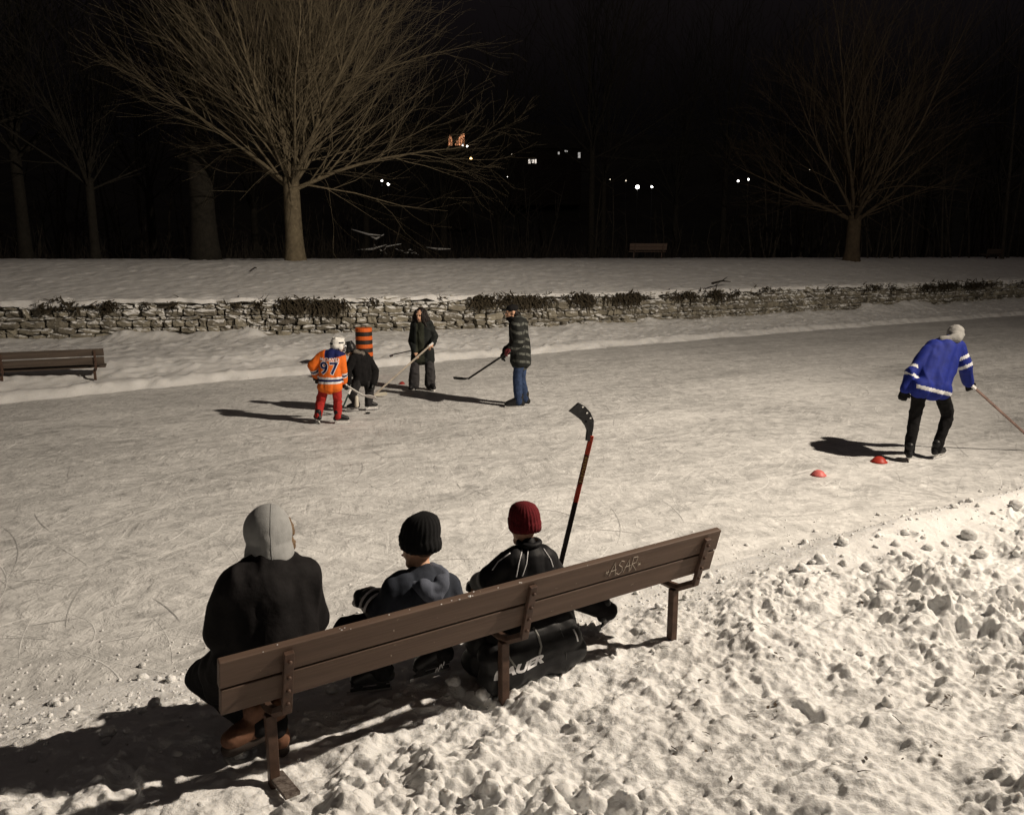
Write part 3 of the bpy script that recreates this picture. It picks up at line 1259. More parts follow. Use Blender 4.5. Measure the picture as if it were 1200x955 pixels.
for i, (px, Y, tr, lab, hgt, lv) in enumerate(BG):
    q = P(px, 300, Y)
    z = ztree(q[0], Y)
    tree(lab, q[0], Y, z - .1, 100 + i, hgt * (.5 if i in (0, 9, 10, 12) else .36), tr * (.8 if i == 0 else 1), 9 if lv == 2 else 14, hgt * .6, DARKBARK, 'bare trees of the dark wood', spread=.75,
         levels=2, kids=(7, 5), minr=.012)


def far_wood():
    """the wood beyond the lawn, one dark mass of bare stems and twigs"""
    mb = MB()
    rd = random.Random(5)
    for _ in range(1500):
        px = rd.uniform(-150, 1350)
        Y = rd.uniform(50, 95)
        q = P(px, 300, Y)
        z0 = ztree(q[0], Y) - .3
        h = rd.uniform(2, 8) if rd.random() < .9 else rd.uniform(8, 15)
        if rd.random() < .35:
            continue
        if abs(px - 760) < 110:
            h *= .55
        lean = rd.gauss(0, .12)
        top = np.array([q[0] + lean * h, Y + rd.gauss(0, .1) * h, z0 + h])
        b = np.array([q[0], Y, z0])
        mid = (b + top) / 2 + np.array([rd.gauss(0, .2), 0, 0])
        r = .03 + .008 * h
        mb.tube([b, mid, top], [r, r * .7, r * .15], 4, cap=False)
        for k in range(5):
            t = rd.uniform(.3, .95)
            s = b + (top - b) * t
            e = s + np.array([rd.gauss(0, 1), rd.gauss(0, .5), rd.uniform(.2, 1.2)]) * h * .16
            mb.tube([s, (s + e) / 2 + np.array([0, 0, .05]), e], [r * .4, r * .3, r * .1], 3, cap=False)
    tag(mb.build('wood', mat('wood_bark', (0.045, 0.038, 0.03), .95, .4, 4), smooth=True), 'dark wood of bare stems beyond the lawn', 'wood', kind='stuff')
    # undergrowth at the lawn's far edge
    mb = MB()
    for _ in range(2600):
        px = rd.uniform(-60, 1260)
        Y = 46.0
        for _k in range(5):
            Y = float(Yw((px - 600) / F * Y)) + rd.uniform(20, 27)
        q = P(px, 300, Y)
        q[2] = ztree(q[0], Y) - .1
        h = rd.uniform(.3, 1.6)
        e = q + np.array([rd.gauss(0, .35), rd.gauss(0, .2), h])
        mb.tube([q, (q + e) / 2 + np.array([rd.gauss(0, .08), 0, 0]), e], [.012, .009, .003], 3, cap=False)
    tag(mb.build('undergrowth', mat('wood_bark', (0.05, 0.042, 0.034)), smooth=True), 'thin brush along the dark far edge of the lawn', 'brush', kind='stuff')


far_wood()

# hillside beyond the river with a few lit buildings
xs = np.linspace(-420, 480, 110)
n = 40
X = np.repeat(xs[:, None], n, 1)
Y = 130 + 420 * np.repeat(np.linspace(0, 1, n)[None, :], len(xs), 0)
Z = -2.6 + 62 * sst(160, 420, Y) * (.75 + .5 * fbm(X * .006, Y * .006, 7, 3)) + 2.5 * fbm(X * .08, Y * .08, 8, 3)
tag(mesh_np('hill', np.stack([X, Y, Z], -1).reshape(-1, 3), grid_faces(len(xs), n), mat('night_hillside', (0.035, 0.033, 0.028), .95, .5, .05)), kind='structure')
HILLV = (xs, Y[0], Z)


def hill_z(x, y):
    i = int(np.clip(np.searchsorted(HILLV[0], x), 1, len(xs) - 1))
    j = int(np.clip(np.searchsorted(HILLV[1], y), 1, n - 1))
    return float(HILLV[2][i, j])


LAMPW = emit('white_lamp_glow', (1.0, .95, .88), 9)
LAMPD = emit('dim_lamp_glow', (1.0, .85, .65), 1.2)
LAMPO = emit('amber_lamp_glow', (1.0, .62, .22), 6)
GABLEO = emit('amber_gable_glow', (1.0, .42, .2), 1.0)  # emission in place of floodlight falling on the tower
WINW = emit('pale_window_glow', (.9, .85, .8), .35)
POLE = mat('lamp_pole_metal', (.1, .1, .1), .5)


def far_lamp(px, py, Y, r, m, lab):
    r *= .85
    q = P(px, py, Y)
    g = hill_z(q[0], Y) if Y > 131 else -2.4
    h = max(3.0, q[2] - g)
    root = thing('street_lamp', lab, 'street lamp', (q[0], Y, q[2] - h), 0, 'far lamps glowing through the trees')
    MB().tube([(0, 0, 0), (0, 0, h * .6), (0, 0, h - r * .8)], [.09, .07, .05], 8).build('lamp_post', POLE, root)
    MB().ell((0, 0, h), (r, r, r * .9), n=12, m=8).build('lamp_globe', m, root, smooth=True)
    MB().tube([(0, 0, h + r * .85), (0, 0, h + r * 1.05), (0, 0, h + r * 1.3)], [r * 1.05, r * .7, .03], 12).build('lamp_cap', POLE, root)


far_lamp(747, 219.5, 150, .42, LAMPW, 'brightest far white lamp, above the small lawn bench')
far_lamp(764, 219, 158, .26, LAMPW, 'small white lamp just right of the brightest far lamp')
far_lamp(733.5, 212, 170, .17, LAMPD, 'tiny dim lamp up left of the brightest far lamp')
far_lamp(715, 210.5, 175, .13, LAMPD, 'faintest far lamp, beside the tall thin trunk')
far_lamp(865, 212.5, 160, .23, LAMPW, 'left lamp of the white pair near the lone right tree')
far_lamp(877, 210.5, 165, .23, LAMPW, 'right lamp of the white pair near the lone right tree')
far_lamp(447.5, 212, 140, .2, LAMPW, 'left lamp of the white pair beneath the maple branches')
far_lamp(455, 216, 140, .27, LAMPW, 'right lamp of the white pair beneath the maple branches')
far_lamp(542, 170.5, 205, .3, LAMPW, 'left white lamp at the foot of the amber lit tower')
far_lamp(547.5, 171.5, 205, .3, LAMPW, 'right white lamp at the foot of the amber lit tower')
far_lamp(552, 186, 200, .36, LAMPO, 'amber lamp below the amber lit tower')
far_lamp(595, 207, 180, .22, LAMPW, 'lone small white lamp right of the maple branches')
far_lamp(949, 199, 190, .14, LAMPD, 'tiny dim lamp among the branches of the lone right tree')
far_lamp(600, 181, 240, .22, LAMPD, 'dim lamp at the left end of the dark far house')

# floodlit stone tower seen through the maple's branches
DARKWALL = mat('night_masonry', (.09, .075, .06), .9, .3, 2)
Yt = 230
q = P(534, 171, Yt)
hz = q[2] - hill_z(q[0], Yt)
root = thing('lit_tower', 'amber floodlit tower on the far hill, seen through the maple branches', 'tower', (q[0], Yt, q[2] - max(hz, 0) - 2))
hb = max(hz, 0) + 2
MB().box((0, 3, hb / 2 + 3.2), (5.6, 6, hb + 6.4)).build('wall', DARKWALL, root)
mbr = MB()
mbr.add([(-3.1, -.2, hb + 6.4), (3.1, -.2, hb + 6.4), (3.1, 6.2, hb + 6.4), (-3.1, 6.2, hb + 6.4), (0, 3, hb + 10)], [(0, 1, 4), (1, 2, 4), (2, 3, 4), (3, 0, 4), (3, 2, 1, 0)])
mbr.build('roof', DARKWALL, root)
for pts in (((-2.0, 0), (-.9, 0), (-1.0, 1.6), (-1.5, 3.0), (-1.9, 2.0)), ((-.3, .1), (2.6, .1), (2.5, 1.4), (2.45, 3.3), (1.7, 3.0), (.5, 1.5))):  # floodlit gable faces, their light put in as glowing shapes
    n_ = len(pts)
    MB().add([(x, -.06, hb + z) for x, z in pts] + [(x, .02, hb + z) for x, z in pts],
             [tuple(range(n_)), tuple(range(n_, 2 * n_))[::-1]] + [(i, i + n_, (i + 1) % n_ + n_, (i + 1) % n_) for i in range(n_)]).build('window_or_glow_gable', GABLEO, root)
for xx, ww in ((-1.45, .12), (.6, .14), (1.35, .1), (2.05, .16)):
    MB().box((xx, -.1, hb + 1.5), (ww, .08, 3.2)).build('gable_bar', DARKWALL, root)
Yh = 250
q = P(637, 190, Yh)
hz = hill_z(q[0], Yh)
root = thing('far_house', 'dark long house on the far hill with a few faintly lit windows', 'house', (q[0], Yh, hz - 1))
hb = q[2] - hz + 1
MB().box((0, 5, hb / 2 + 2), (23, 9, hb + 4)).build('wall', DARKWALL, root)
mbr = MB()
mbr.add([(-12, .2, hb + 4), (12, .2, hb + 4), (12, 9.8, hb + 4), (-12, 9.8, hb + 4), (-12, 5, hb + 7.5), (12, 5, hb + 7.5)],
        [(0, 1, 5, 4), (2, 3, 4, 5), (0, 4, 3), (1, 2, 5), (3, 2, 1, 0)])
mbr.build('roof', mat('night_roof', (.05, .045, .04), .9), root)
for wx, wz, ww, wh in ((-4.2, .2, .8, 1.2), (-3.2, .25, .7, 1.0), (-2.4, .2, .5, 1.2), (4.6, 2.6, .5, .7), (6.8, 3.2, 1.0, .5), (10.8, 2.0, .7, 1.6)):
    MB().box((wx, .48, hb + wz), (ww, .1, wh)).build('window_or_glow_gable', WINW if wx > -2 else emit('bright_window_glow', (.95, .85, .75), .8), root)


# snow-dusted brush heap in the wood's edge
def brush_pile():
    p0 = P(440, 296, 45.5)
    root = thing('brush_pile', 'heap of fallen branches dusted with snow at the wood edge right of the maple', 'brush pile', (p0[0], 45.5, ztree(p0[0], 45.5)))
    rd = random.Random(3)
    a, s = MB(), MB()
    lines = [((412, 270), (431, 276), (447, 277)), ((431, 277), (441, 281), (450, 276)), ((418, 294), (436, 293), (452, 288)), ((446, 299), (455, 290), (470, 287)),
             ((440, 288), (451, 297), (462, 301)), ((462, 292), (474, 297), (486, 298)), ((500, 291), (514, 293), (528, 293)), ((470, 300), (480, 294), (492, 300))]
    for k, ln in enumerate(lines):
        pts = [P(x, y, 45.2 + .15 * k) - np.array([p0[0], 45.5, ztree(p0[0], 45.5)]) for x, y in ln]
        a.tube(pts, [.06, .05, .03], 7)
        s.tube([q + np.array([rd.gauss(0, .05), -.03, .05]) for q in pts], [.02, rd.uniform(.04, .075), .02], 6)
    for _ in range(110):
        b = np.array([rd.gauss(0, 1.2), rd.gauss(0, .4), rd.uniform(0, .9)])
        e = b + np.array([rd.gauss(0, .8), rd.gauss(0, .3), rd.uniform(-.2, .6)])
        a.tube([b, (b + e) / 2, e], [.03, .025, .01], 4)
    a.build('branches', DARKBARK, root, smooth=True)
    s.build('snow_cover', SNOW, root, smooth=True)


brush_pile()


def fallen_twig(pxs, z, lab, m=DARKBARK, r=.02):
    pts = [at(x, y, z) for x, y in pxs]
    pts2 = []
    for q in pts:
        for _ in range(8):
            z_ = float(lawn_z(np.array([q[0]]), np.array([q[1]]))[0])
        pts2.append(np.array([q[0], q[1], z_ + .03]))
    c = pts2[0]
    mb = MB()
    mb.tube([q - c for q in pts2], [r, r * .8, r * .4][:len(pts2)], 6)
    b = (pts2[1] - c)
    mb.tube([b, b + np.array([.25, .2, .08]), b + np.array([.4, .5, .1])], [r * .6, r * .5, r * .2], 5)
    o = mb.build('fallen_branch', m, smooth=True, loc=c)
    tag(o, lab, 'branch', 'fallen branches on the snowy lawn')


def on_lawn(px, py):
    z = 2.0
    q = None
    for _ in range(30):
        q = at(px, py, z)
        z = .5 * z + .5 * float(lawn_z(np.array([q[0]]), np.array([q[1]]))[0])
    return np.array([q[0], q[1], z])


def lawn_branch(p0, p1, lab, r):
    a, b = on_lawn(*p0), on_lawn(*p1)
    m = (a + b) / 2 + np.array([0, 0, .06])
    mb = MB()
    o_ = a.copy()
    mb.tube([a - o_, m - o_, b - o_ + np.array([0, 0, .02])], [r, r * .8, r * .4], 6)
    mb.tube([m - o_, m - o_ + (b - a) * .25 + np.array([.1, .25, .12])], [r * .6, r * .2], 5)
    o = mb.build('fallen_branch', DARKBARK, smooth=True, loc=o_ + np.array([0, 0, .03]))
    tag(o, lab, 'branch', 'fallen branches on the snowy lawn')


lawn_branch((266, 308), (300, 311), 'longest fallen branch, lying left of the maple trunk foot', .05)
lawn_branch((327, 321), (334, 330), 'short dark stick on the snow below the maple trunk', .03)
lawn_branch((835, 327), (856, 329), 'flat dark stick on the snow between small bench and wall', .04)
lawn_branch((722, 311), (742, 312), 'dark stick on the snow by the left foot of the small bench', .045)
lawn_branch((300, 325), (310, 328), 'faint thin stick left of the short stick below the maple', .02)


# ------------------------------------------------------------------ benches
def bolt(mb, c, d, r=.011, h=.012):
    c = np.array(c, float)
    d = np.array(d, float)
    mb.tube([c, c + d * h * .6, c + d * h], [r, r, r * .5], 8)


def bench(label, loc, rz, zg, ztop, zmid, zbot, zleg, yt, yb, sl, sr, posts, wood, steel, group=None, seat_depth=.36, sins=0.0, gap=.005, name='park_bench'):
    """local x along the bench, y towards the sitter's front, z up from the world's zero"""
    root = thing(name, label, 'bench', (loc[0], loc[1], zg), rz, group)
    d = np.array([0, yb - yt, zbot - ztop])
    Ld = np.linalg.norm(d)
    d /= Ld
    nrm = np.array([0, d[2], -d[1]])            # faces out of the back (away from the sitter)
    if nrm[1] > 0:
        nrm = -nrm
    Rm = Matrix((( 1, 0, 0), (0, -nrm[1], -d[1]), (0, -nrm[2], -d[2])))
    thick = .038
    cx, Lx = (sl + sr) / 2, sr - sl
    back = []
    zz = ((ztop, zmid + gap), (zmid - gap, zbot))
    for za, zb in zz:
        ya = yt + (yb - yt) * (ztop - za) / (ztop - zbot)
        yb2 = yt + (yb - yt) * (ztop - zb) / (ztop - zbot)
        c = np.array([cx, (ya + yb2) / 2, (za + zb) / 2 - zg]) - nrm * thick / 2
        hh = math.hypot(za - zb, ya - yb2)
        mb = MB().box((0, 0, 0), (Lx - (.012 if za != ztop else 0), thick, hh))
        o = mb.build('back_plank', wood, root, bevel=.005, loc=c)
        o.rotation_euler = Rm.to_euler()
        back.append(o)
    zs = zleg + .045 - zg
    y0 = .035
    for k in range(3):
        w = seat_depth / 3 - .012
        c = (cx + sins / 2, y0 + w / 2 + k * (w + .012), zs + .021)
        MB().box((0, 0, 0), (Lx - sins, w, .038)).build('seat_plank', wood, root, bevel=.005, loc=c)
    for s in posts:
        mb = MB()
        mb.box((0, 0, (zleg - zg) / 2 - .14), (.046, .046, zleg - zg + .28))
        lg = mb.build('leg', steel, root, bevel=.004, loc=(s, 0, 0))
        # arm bent from under the seat up behind the back planks
        sx = s + .035
        mb = MB()
        t0 = np.array([sx, yt, ztop - .025 - zg]) + nrm * .012
        t1 = np.array([sx, yb, zbot - zg]) + d * .075 + nrm * .012
        mid = (t0 + t1) / 2
        hh = np.linalg.norm(t1 - t0)
        mb.box(mid, (.042, .024, hh), Rm)
        for q in (.12, .38, .6, .82):
            bolt(mb, t0 + (t1 - t0) * q + nrm * .012, nrm)
        mb.build('back_bracket', steel, root, bevel=.0025)
        mb = MB()
        e0 = t1 - d * .015
        mb.tube([e0, np.array([s + .02, y0 - .06, zs - .03]), np.array([s, .02, zs - .028]), np.array([s, seat_depth - .03, zs - .028])], [.024, .024, .024, .02], 6)
        mb.build('seat_bracket', steel, root)
    return root, back, nrm, d


bz = .2
bench_root, bplanks, bn, bd = bench('brown two-plank park bench in the foreground with three people sitting on it', BO, BA, bz, .907, .772, .639, .496, -.215, -.143,
                                    -.241, 2.624, (0, 1.233, 2.466), PLANK, BROWNSTEEL, sins=.14)
# the bench's steel foot poking out of the snow by its near leg
f0, f1 = at(324, 911, .165), at(342, 933, .19)


def to_bench(w):
    w = np.array(w, float) - np.array([BO[0], BO[1], bz])
    return np.array([np.dot(w, BU), np.dot(w, BN), w[2]])


a, b_ = to_bench(f0), to_bench(f1)
dv = b_ - a
MB().box((0, 0, 0), (np.linalg.norm(dv) + .03, .07, .018)).build('foot_plate', mat('snow_flecked_steel', (.04, .026, .02), .7, 0, 45, .6, 60, col2=(.22, .19, .17)), bench_root, bevel=.004,
                                                              loc=(a + b_) / 2 + np.array([0, 0, .012]), rot=(0, -math.atan2(dv[2], math.hypot(dv[0], dv[1])), math.atan2(dv[1], dv[0])))


# scratched graffiti tag on the upper plank
def graffiti():
    S = {'A': [[(0, 0), (.45, 1), (.8, 0)], [(.1, .38), (.78, .42)]],
         'S': [[(.75, .9), (.35, 1), (.1, .75), (.6, .5), (.7, .2), (.35, 0), (0, .12)]],
         'R': [[(.05, 0), (.12, 1), (.65, .95), (.6, .6), (.12, .5), (.8, -.05)]]}
    star = [[(0, .5), (.4, .5)], [(.05, .3), (.35, .72)], [(.35, .3), (.05, .72)]]
    pl = bplanks[0]
    mb = MB()
    x = 0
    mats_ = []
    # photo spots on the plank's back face, from the left star to the right one
    hgt = .085
    for ch in '*ASAR*':
        st = star if ch == '*' else S[ch]
        sc = .05 if ch != '*' else .045
        for ln in st:
            pts = []
            for (u, w) in ln:
                pts.append((x + u * sc * 1.15, w * hgt * (1 if ch != '*' else .7) + random.uniform(-.003, .003)))
            # densify
            den = []
            for i in range(len(pts) - 1):
                for t in (0, .33, .66):
                    den.append((pts[i][0] * (1 - t) + pts[i + 1][0] * t, pts[i][1] * (1 - t) + pts[i + 1][1] * t))
            den.append(pts[-1])
            mats_.append(den)
        x += sc * (1.0 if ch != '*' else .62)
    total = x
    # where the tag sits along the plank
    cs = to_bench(B(732, 661, -.2))[0]
    for ln in mats_:
        P3 = []
        for u, w in ln:
            P3.append(np.array([cs - total / 2 + u - (-.241 + 2.624) / 2, -.0205, -.045 + w]))
        mb.tube(P3, .0019, 5)
    mb.build('graffiti', mat('scratched_paint', (.46, .40, .34), .8), pl)


graffiti()
# crumbs of snow along the plank's top edge
mb = MB()
for _ in range(26):
    s = random.uniform(-1.35, .1) if random.random() < .8 else random.uniform(-1.4, 1.4)
    r = random.uniform(.0015, .0045)
    mb.ell((s, random.uniform(-.018, .012), .0655 + r * .3), (r * 1.5, r, r * .8), n=6, m=4)
tag(mb.build('snow_crumbs', SNOW, bplanks[0], smooth=True), kind='stuff')

# bench on the far bank at the left edge
L1, L0 = at(112, 446, .16), at(3, 452, .16)
ang = math.atan2(L1[1] - L0[1], L1[0] - L0[0])
sp = float(np.linalg.norm((L1 - L0)[:2]))
zf = .14
bench('weathered brown bench on the far snow bank at the left edge, nobody on it', L0, ang, zf, zf + .63, zf + .485, zf + .34, zf + .21, -.13, -.08,
      -sp - .2, sp + .19, (-sp, 0, sp), GREYPLANK, BROWNSTEEL, gap=.013)
# small bench on the lawn, and the low one at far right
q = P(759, 303, 43.0)
q[2] = ztree(q[0], 43.0)
bench('small brown wooden bench standing alone in the middle of the far lawn', (q[0] - .75, q[1], 0), .06, q[2], q[2] + .78, q[2] + .6, q[2] + .44, q[2] + .3, -.16, -.1,
      -.25, 1.75, (0, 1.5), PLANK, BROWNSTEEL)
q = P(1166, 300, 50.0)
q[2] = ztree(q[0], 50.0)
bench('low grey bench nearly lost in the dark at the far right of the lawn', (q[0] - .5, q[1], 0), .5, q[2], q[2] + .62, q[2] + .48, q[2] + .34, q[2] + .24, -.16, -.1,
      -.2, 1.5, (0, 1.3), GREYPLANK, BROWNSTEEL)


# ------------------------------------------------------------------ people
def unit(v):
    v = np.array(v, float)
    return v / (np.linalg.norm(v) + 1e-9)


def hand_prims(mb, w, d, n, L, fat=1.0, curl=.7):
    """palm and five fingers: w wrist, d pointing direction, n palm side"""
    d, n = unit(d), unit(np.array(n) - unit(d) * np.dot(n, unit(d)))
    s = np.cross(n, d)
    pw = L * .2
    pl = L * .5
    for k in (-1, -.33, .33, 1):
        mb.cap(w + s * pw * .5 * k, w + d * pl + s * pw * .95 * k, L * .1 * fat, L * .09 * fat, 8)
    for k, ln in ((-1, .40), (-.33, .48), (.33, .45), (1, .36)):
        b0 = w + d * pl + s * pw * .95 * k
        d1 = unit(d * math.cos(curl) + n * math.sin(curl))
        b1 = b0 + d1 * L * ln * .55
        d2 = unit(d * math.cos(curl * 2.3) + n * math.sin(curl * 2.3))
        b2 = b1 + d2 * L * ln * .5
        mb.cap(b0, b1, L * .062 * fat, L * .056 * fat, 8)
        mb.cap(b1, b2, L * .056 * fat, L * .045 * fat, 8)
    t0 = w + d * L * .12 - s * pw * .9
    t1 = t0 + unit(d * .75 - s * .65 + n * .3) * L * .24
    t2 = t1 + unit(d * .85 + n * .5 - s * .1) * L * .2
    mb.cap(t0, t1, L * .075 * fat, L * .065 * fat, 8)
    mb.cap(t1, t2, L * .065 * fat, L * .05 * fat, 8)


def head_prims(mb, c, fwd, up, s):
    M = frame(fwd, up)
    g = lambda x, y, z: np.array(c) + M @ np.array([x, y, z]) * s
    mb.ell(g(0, -.012, .025), (.076 * s, .094 * s, .096 * s), M)
    mb.ell(g(0, .018, -.035), (.062 * s, .078 * s, .085 * s), M)
    mb.cap(g(-.025, .045, -.095), g(.025, .045, -.095), .03 * s, .03 * s, 10)
    mb.cap(g(0, .088, .012), g(0, .106, -.022), .011 * s, .017 * s, 8)
    mb.cap(g(-.032, .078, .03), g(.032, .078, .03), .018 * s, .018 * s, 8)
    mb.cap(g(-.018, .088, -.058), g(.018, .088, -.058), .011 * s, .011 * s, 8)
    for k in (-1, 1):
        mb.ell(g(.08 * k, -.005, -.005), (.012 * s, .024 * s, .034 * s), M, 8, 6)
    return M


class Person:
    def __init__(self, label, base, J, s=1.0, fwd=(0, 1, 0), up=(0, 0, 1), group=None, head_s=1.0, voxel=.011):
        """J: joints as world points; base: the spot the figure stands or sits on"""
        self.base = np.array(base, float)
        self.root = thing('person', label, 'person', base, 0, group)
        self.J = {k: np.array(v, float) - self.base for k, v in J.items()}
        self.s = s
        self.fwd = unit(fwd)
        self.up = unit(up)
        self.hs = head_s
        self.vx = voxel

    def body(self, hands=('L', 'R'), fat=1.0, palm=None, curl=.75):
        J, s = self.J, self.s
        mb = MB()
        head_prims(mb, J['head'], self.fwd, self.up, self.hs)
        mb.cap(J['neck'], J['head'] - self.up * .05 * self.hs, .056 * s, .05 * s)
        pel = (J['hL'] + J['hR']) / 2
        ch = (J['sL'] + J['sR']) / 2
        mb.cap(pel, ch * .85 + pel * .15, .085 * s, .085 * s)
        mb.cap(J['sL'], J['sR'], .045 * s, .045 * s)
        mb.cap(ch, J['neck'], .06 * s, .05 * s)
        mb.cap(J['hL'], J['hR'], .06 * s, .06 * s)
        for k in 'LR':
            mb.cap(J['s' + k], J['e' + k], .042 * s, .034 * s)
            mb.cap(J['e' + k], J['w' + k], .034 * s, .024 * s)
            mb.cap(J['h' + k], J['k' + k], .06 * s, .045 * s)
            mb.cap(J['k' + k], J['a' + k], .042 * s, .028 * s)
            hd = unit(J['w' + k] - J['e' + k])
            if 'd' + k in J:
                hd = unit(J['d' + k] + self.base)
            pn = (palm or {}).get(k, np.array([0, 0, -1.]) if abs(hd[2]) < .8 else self.fwd)
            hand_prims(mb, J['w' + k], hd, pn, .175 * s, fat, curl)
        o = soft('body', mb, SKIN, self.root, self.vx * .75, 2)
        self.bodyo = o
        return o

    def face(self):
        M = frame(self.fwd, self.up)
        c, s = self.J['head'], self.hs
        for k in (-1, 1):
            MB().ell(c + M @ np.array([.032 * k, .091, .008]) * s, (.013 * s,) * 3, n=8, m=6).build('eye', EYE, self.root, smooth=True)
        MB().cap(c + M @ np.array([-.02, .098, -.056]) * s, c + M @ np.array([.02, .098, -.056]) * s, .006 * s, .006 * s, 8).build('mouth', LIP, self.root, smooth=True)

    def jacket(self, m, rt=.125, rh=.13, ra=.066, rf=.058, hem=.12, fold=.012, matfn=None, name='jacket', cuff=1.0, fs=9, seed=1, collar=.075, rs=.085, belly=1.0, extra=None, smooth=3, stretch=(1, 1, .6)):
        J, s = self.J, self.s
        mb = MB()
        pel = (J['hL'] + J['hR']) / 2
        ch = (J['sL'] + J['sR']) / 2
        for k in 'LR':
            inn = J['s' + k] * .62 + ch * .38
            mb.cap(inn, J['h' + k] * .8 + pel * .2, rt * s * .86, rh * s * .8)
            mb.cap(J['s' + k], J['e' + k], ra * s * 1.12, ra * s)
            mb.cap(J['e' + k], J['e' + k] + (J['w' + k] - J['e' + k]) * .93, ra * s, rf * s * cuff)
            kd = unit(J['k' + k] - J['h' + k])
            if hem:
                mb.cap(J['h' + k], J['h' + k] + kd * hem * s, rh * s * .85, rh * s * .82)
        if hem:
            hd_ = [J['h' + k] + unit(J['k' + k] - J['h' + k]) * hem * s for k in 'LR']
            mb.cap(hd_[0], hd_[1], rh * s * .82, rh * s * .82)
        mb.cap(J['sL'], J['sR'], rs * s, rs * s)
        mb.cap(ch, pel, rt * s * belly, rh * s * belly)
        mb.cap(ch, J['neck'] + (J['head'] - J['neck']) * .12, .095 * s, collar * s)
        if extra:
            extra(mb, J)
        self.jo = soft(name, mb, m, self.root, self.vx, smooth, fold, fs, seed, matfn, stretch)
        return self.jo

    def trousers(self, m, rth=.088, rk=.066, ra=.062, fold=.012, matfn=None, seed=3, name='trousers'):
        J, s = self.J, self.s
        mb = MB()
        mb.cap(J['hL'], J['hR'], .1 * s, .1 * s)
        for k in 'LR':
            mb.cap(J['h' + k], J['k' + k], rth * s, rk * s)
            mb.cap(J['k' + k], J['a' + k] + (J['a' + k] - J['k' + k]) * .04, rk * s, ra * s)
        return soft(name, mb, m, self.root, self.vx, 2, fold, 10, seed, matfn)

    def gloves(self, m, fat=1.5, L=.19, which='LR', cuffr=.055, palm=None, stripe=None, curl=.75):
        J, s = self.J, self.s
        for k in which:
            mb = MB()
            hd = unit(J['w' + k] - J['e' + k])
            if 'd' + k in J:
                hd = unit(J['d' + k] + self.base)
            pn = (palm or {}).get(k, np.array([0, 0, -1.]) if abs(hd[2]) < .8 else self.fwd)
            hand_prims(mb, J['w' + k], hd, pn, L * s, fat, curl)
            mb.cap(J['w' + k] - unit(J['w' + k] - J['e' + k]) * .07 * s, J['w' + k] + hd * .02, cuffr * s, cuffr * .9 * s)
            g = soft('glove', mb, m, self.root, self.vx * .7, 1)

    def skate(self, k, boot=BLACKPL, holder=WHITEPL, flat=True, sc=1.0, blade=True, lace=True):
        """laced boot on a bladed runner; a: ankle, t: toe on the ice"""
        J, s = self.J, self.s * sc
        a, t = J['a' + k], J['t' + k]
        d = t - a
        if flat:
            d = np.array([d[0], d[1], 0])
            upv = np.array([0, 0, 1.])
        else:
            upv = unit(np.cross(np.cross(d, a - J['k' + k]), d)) * -1
            if np.dot(upv, a - t) < 0:
                upv = -upv
        d = unit(d)
        sole = -upv
        ah = .075 * s
        heel = a + sole * ah - d * .045 * s
        toe = heel + d * .235 * s
        mb = MB()
        mb.cap(a + upv * .06 * s - d * .012 * s, a - d * .01 * s, .055 * s, .05 * s)
        mb.cap(a - d * .01 * s, heel + upv * .03 * s, .05 * s, .042 * s)
        mb.cap(a + d * .02 * s, toe - d * .04 * s + upv * .028 * s, .05 * s, .04 * s)
        mb.cap(heel + upv * .028 * s, toe - d * .03 * s + upv * .02 * s, .04 * s, .038 * s)
        bo = soft('skate', mb, boot, self.root, self.vx * .7, 1)
        M = Matrix(np.stack([d, np.cross(upv, d), upv], 1).tolist())
        c = (heel + toe) / 2
        if blade:
            h = MB()
            for q in (-.07, .075):
                h.box(c + d * q * s + sole * .026 * s, (.06 * s, .022 * s, .042 * s), M)
            h.box(c + sole * .047 * s, (.25 * s, .016 * s, .018 * s), M)
            h.box(c + sole * .008 * s, (.24 * s, .05 * s, .012 * s), M)
            h.build('blade_holder', holder, bo, bevel=.003)
            MB().box(c + sole * .066 * s + d * .005, (.285 * s, .004, .022 * s), M).build('blade', STEEL, bo)
        return bo

    def beanie(self, m, rib=26, tall=.15, slouch=(0, 0, 0), name='beanie'):
        M = frame(self.fwd, self.up)
        c, s = self.J['head'], self.hs
        vs, fs = [], []
        n = rib * 4
        prof = [(.094, -.03), (.101, -.032), (.104, -.005), (.104, .025), (.100, .03), (.1, .05), (.098, .07), (.09, .095), (.074, .118), (.05, .133), (.022, .141), (.002, .143)]
        for i, (r, z) in enumerate(prof):
            for k in range(n):
                t = 2 * math.pi * k / n
                rr = r * (1 + .02 * math.cos(rib * t) * (1 if i < 10 else 0))
                f = max(0, (z - .03) / .11)
                x, y = rr * .95 * math.cos(t), rr * 1.1 * math.sin(t) - .012
                zz = .03 + (z - .03) * tall / .143 if z > .03 else z
                dz = .028 * (1 if math.sin(t) > 0 else 0) * math.sin(t) if z < .04 else 0
                v = c + M @ (np.array([x, y, zz + dz + .012]) * s + np.array(slouch) * f * s)
                vs.append(v)
        for i in range(len(prof) - 1):
            for k in range(n):
                fs.append((i * n + k, i * n + (k + 1) % n, (i + 1) * n + (k + 1) % n, (i + 1) * n + k))
        o = mesh_np(name, np.array(vs), np.array(fs), m, self.root)
        co = np.array(vs)
        dn = (vnoise3(co * 28, 4) - .5) * .006 + (vnoise3(co * 11, 8) - .5) * .012
        dirs = co - c
        dirs = dirs / np.linalg.norm(dirs, axis=1, keepdims=True)
        o.data.vertices.foreach_set('co', (co + dirs * dn[:, None]).astype(np.float32).ravel())
        o.data.update()
        return o


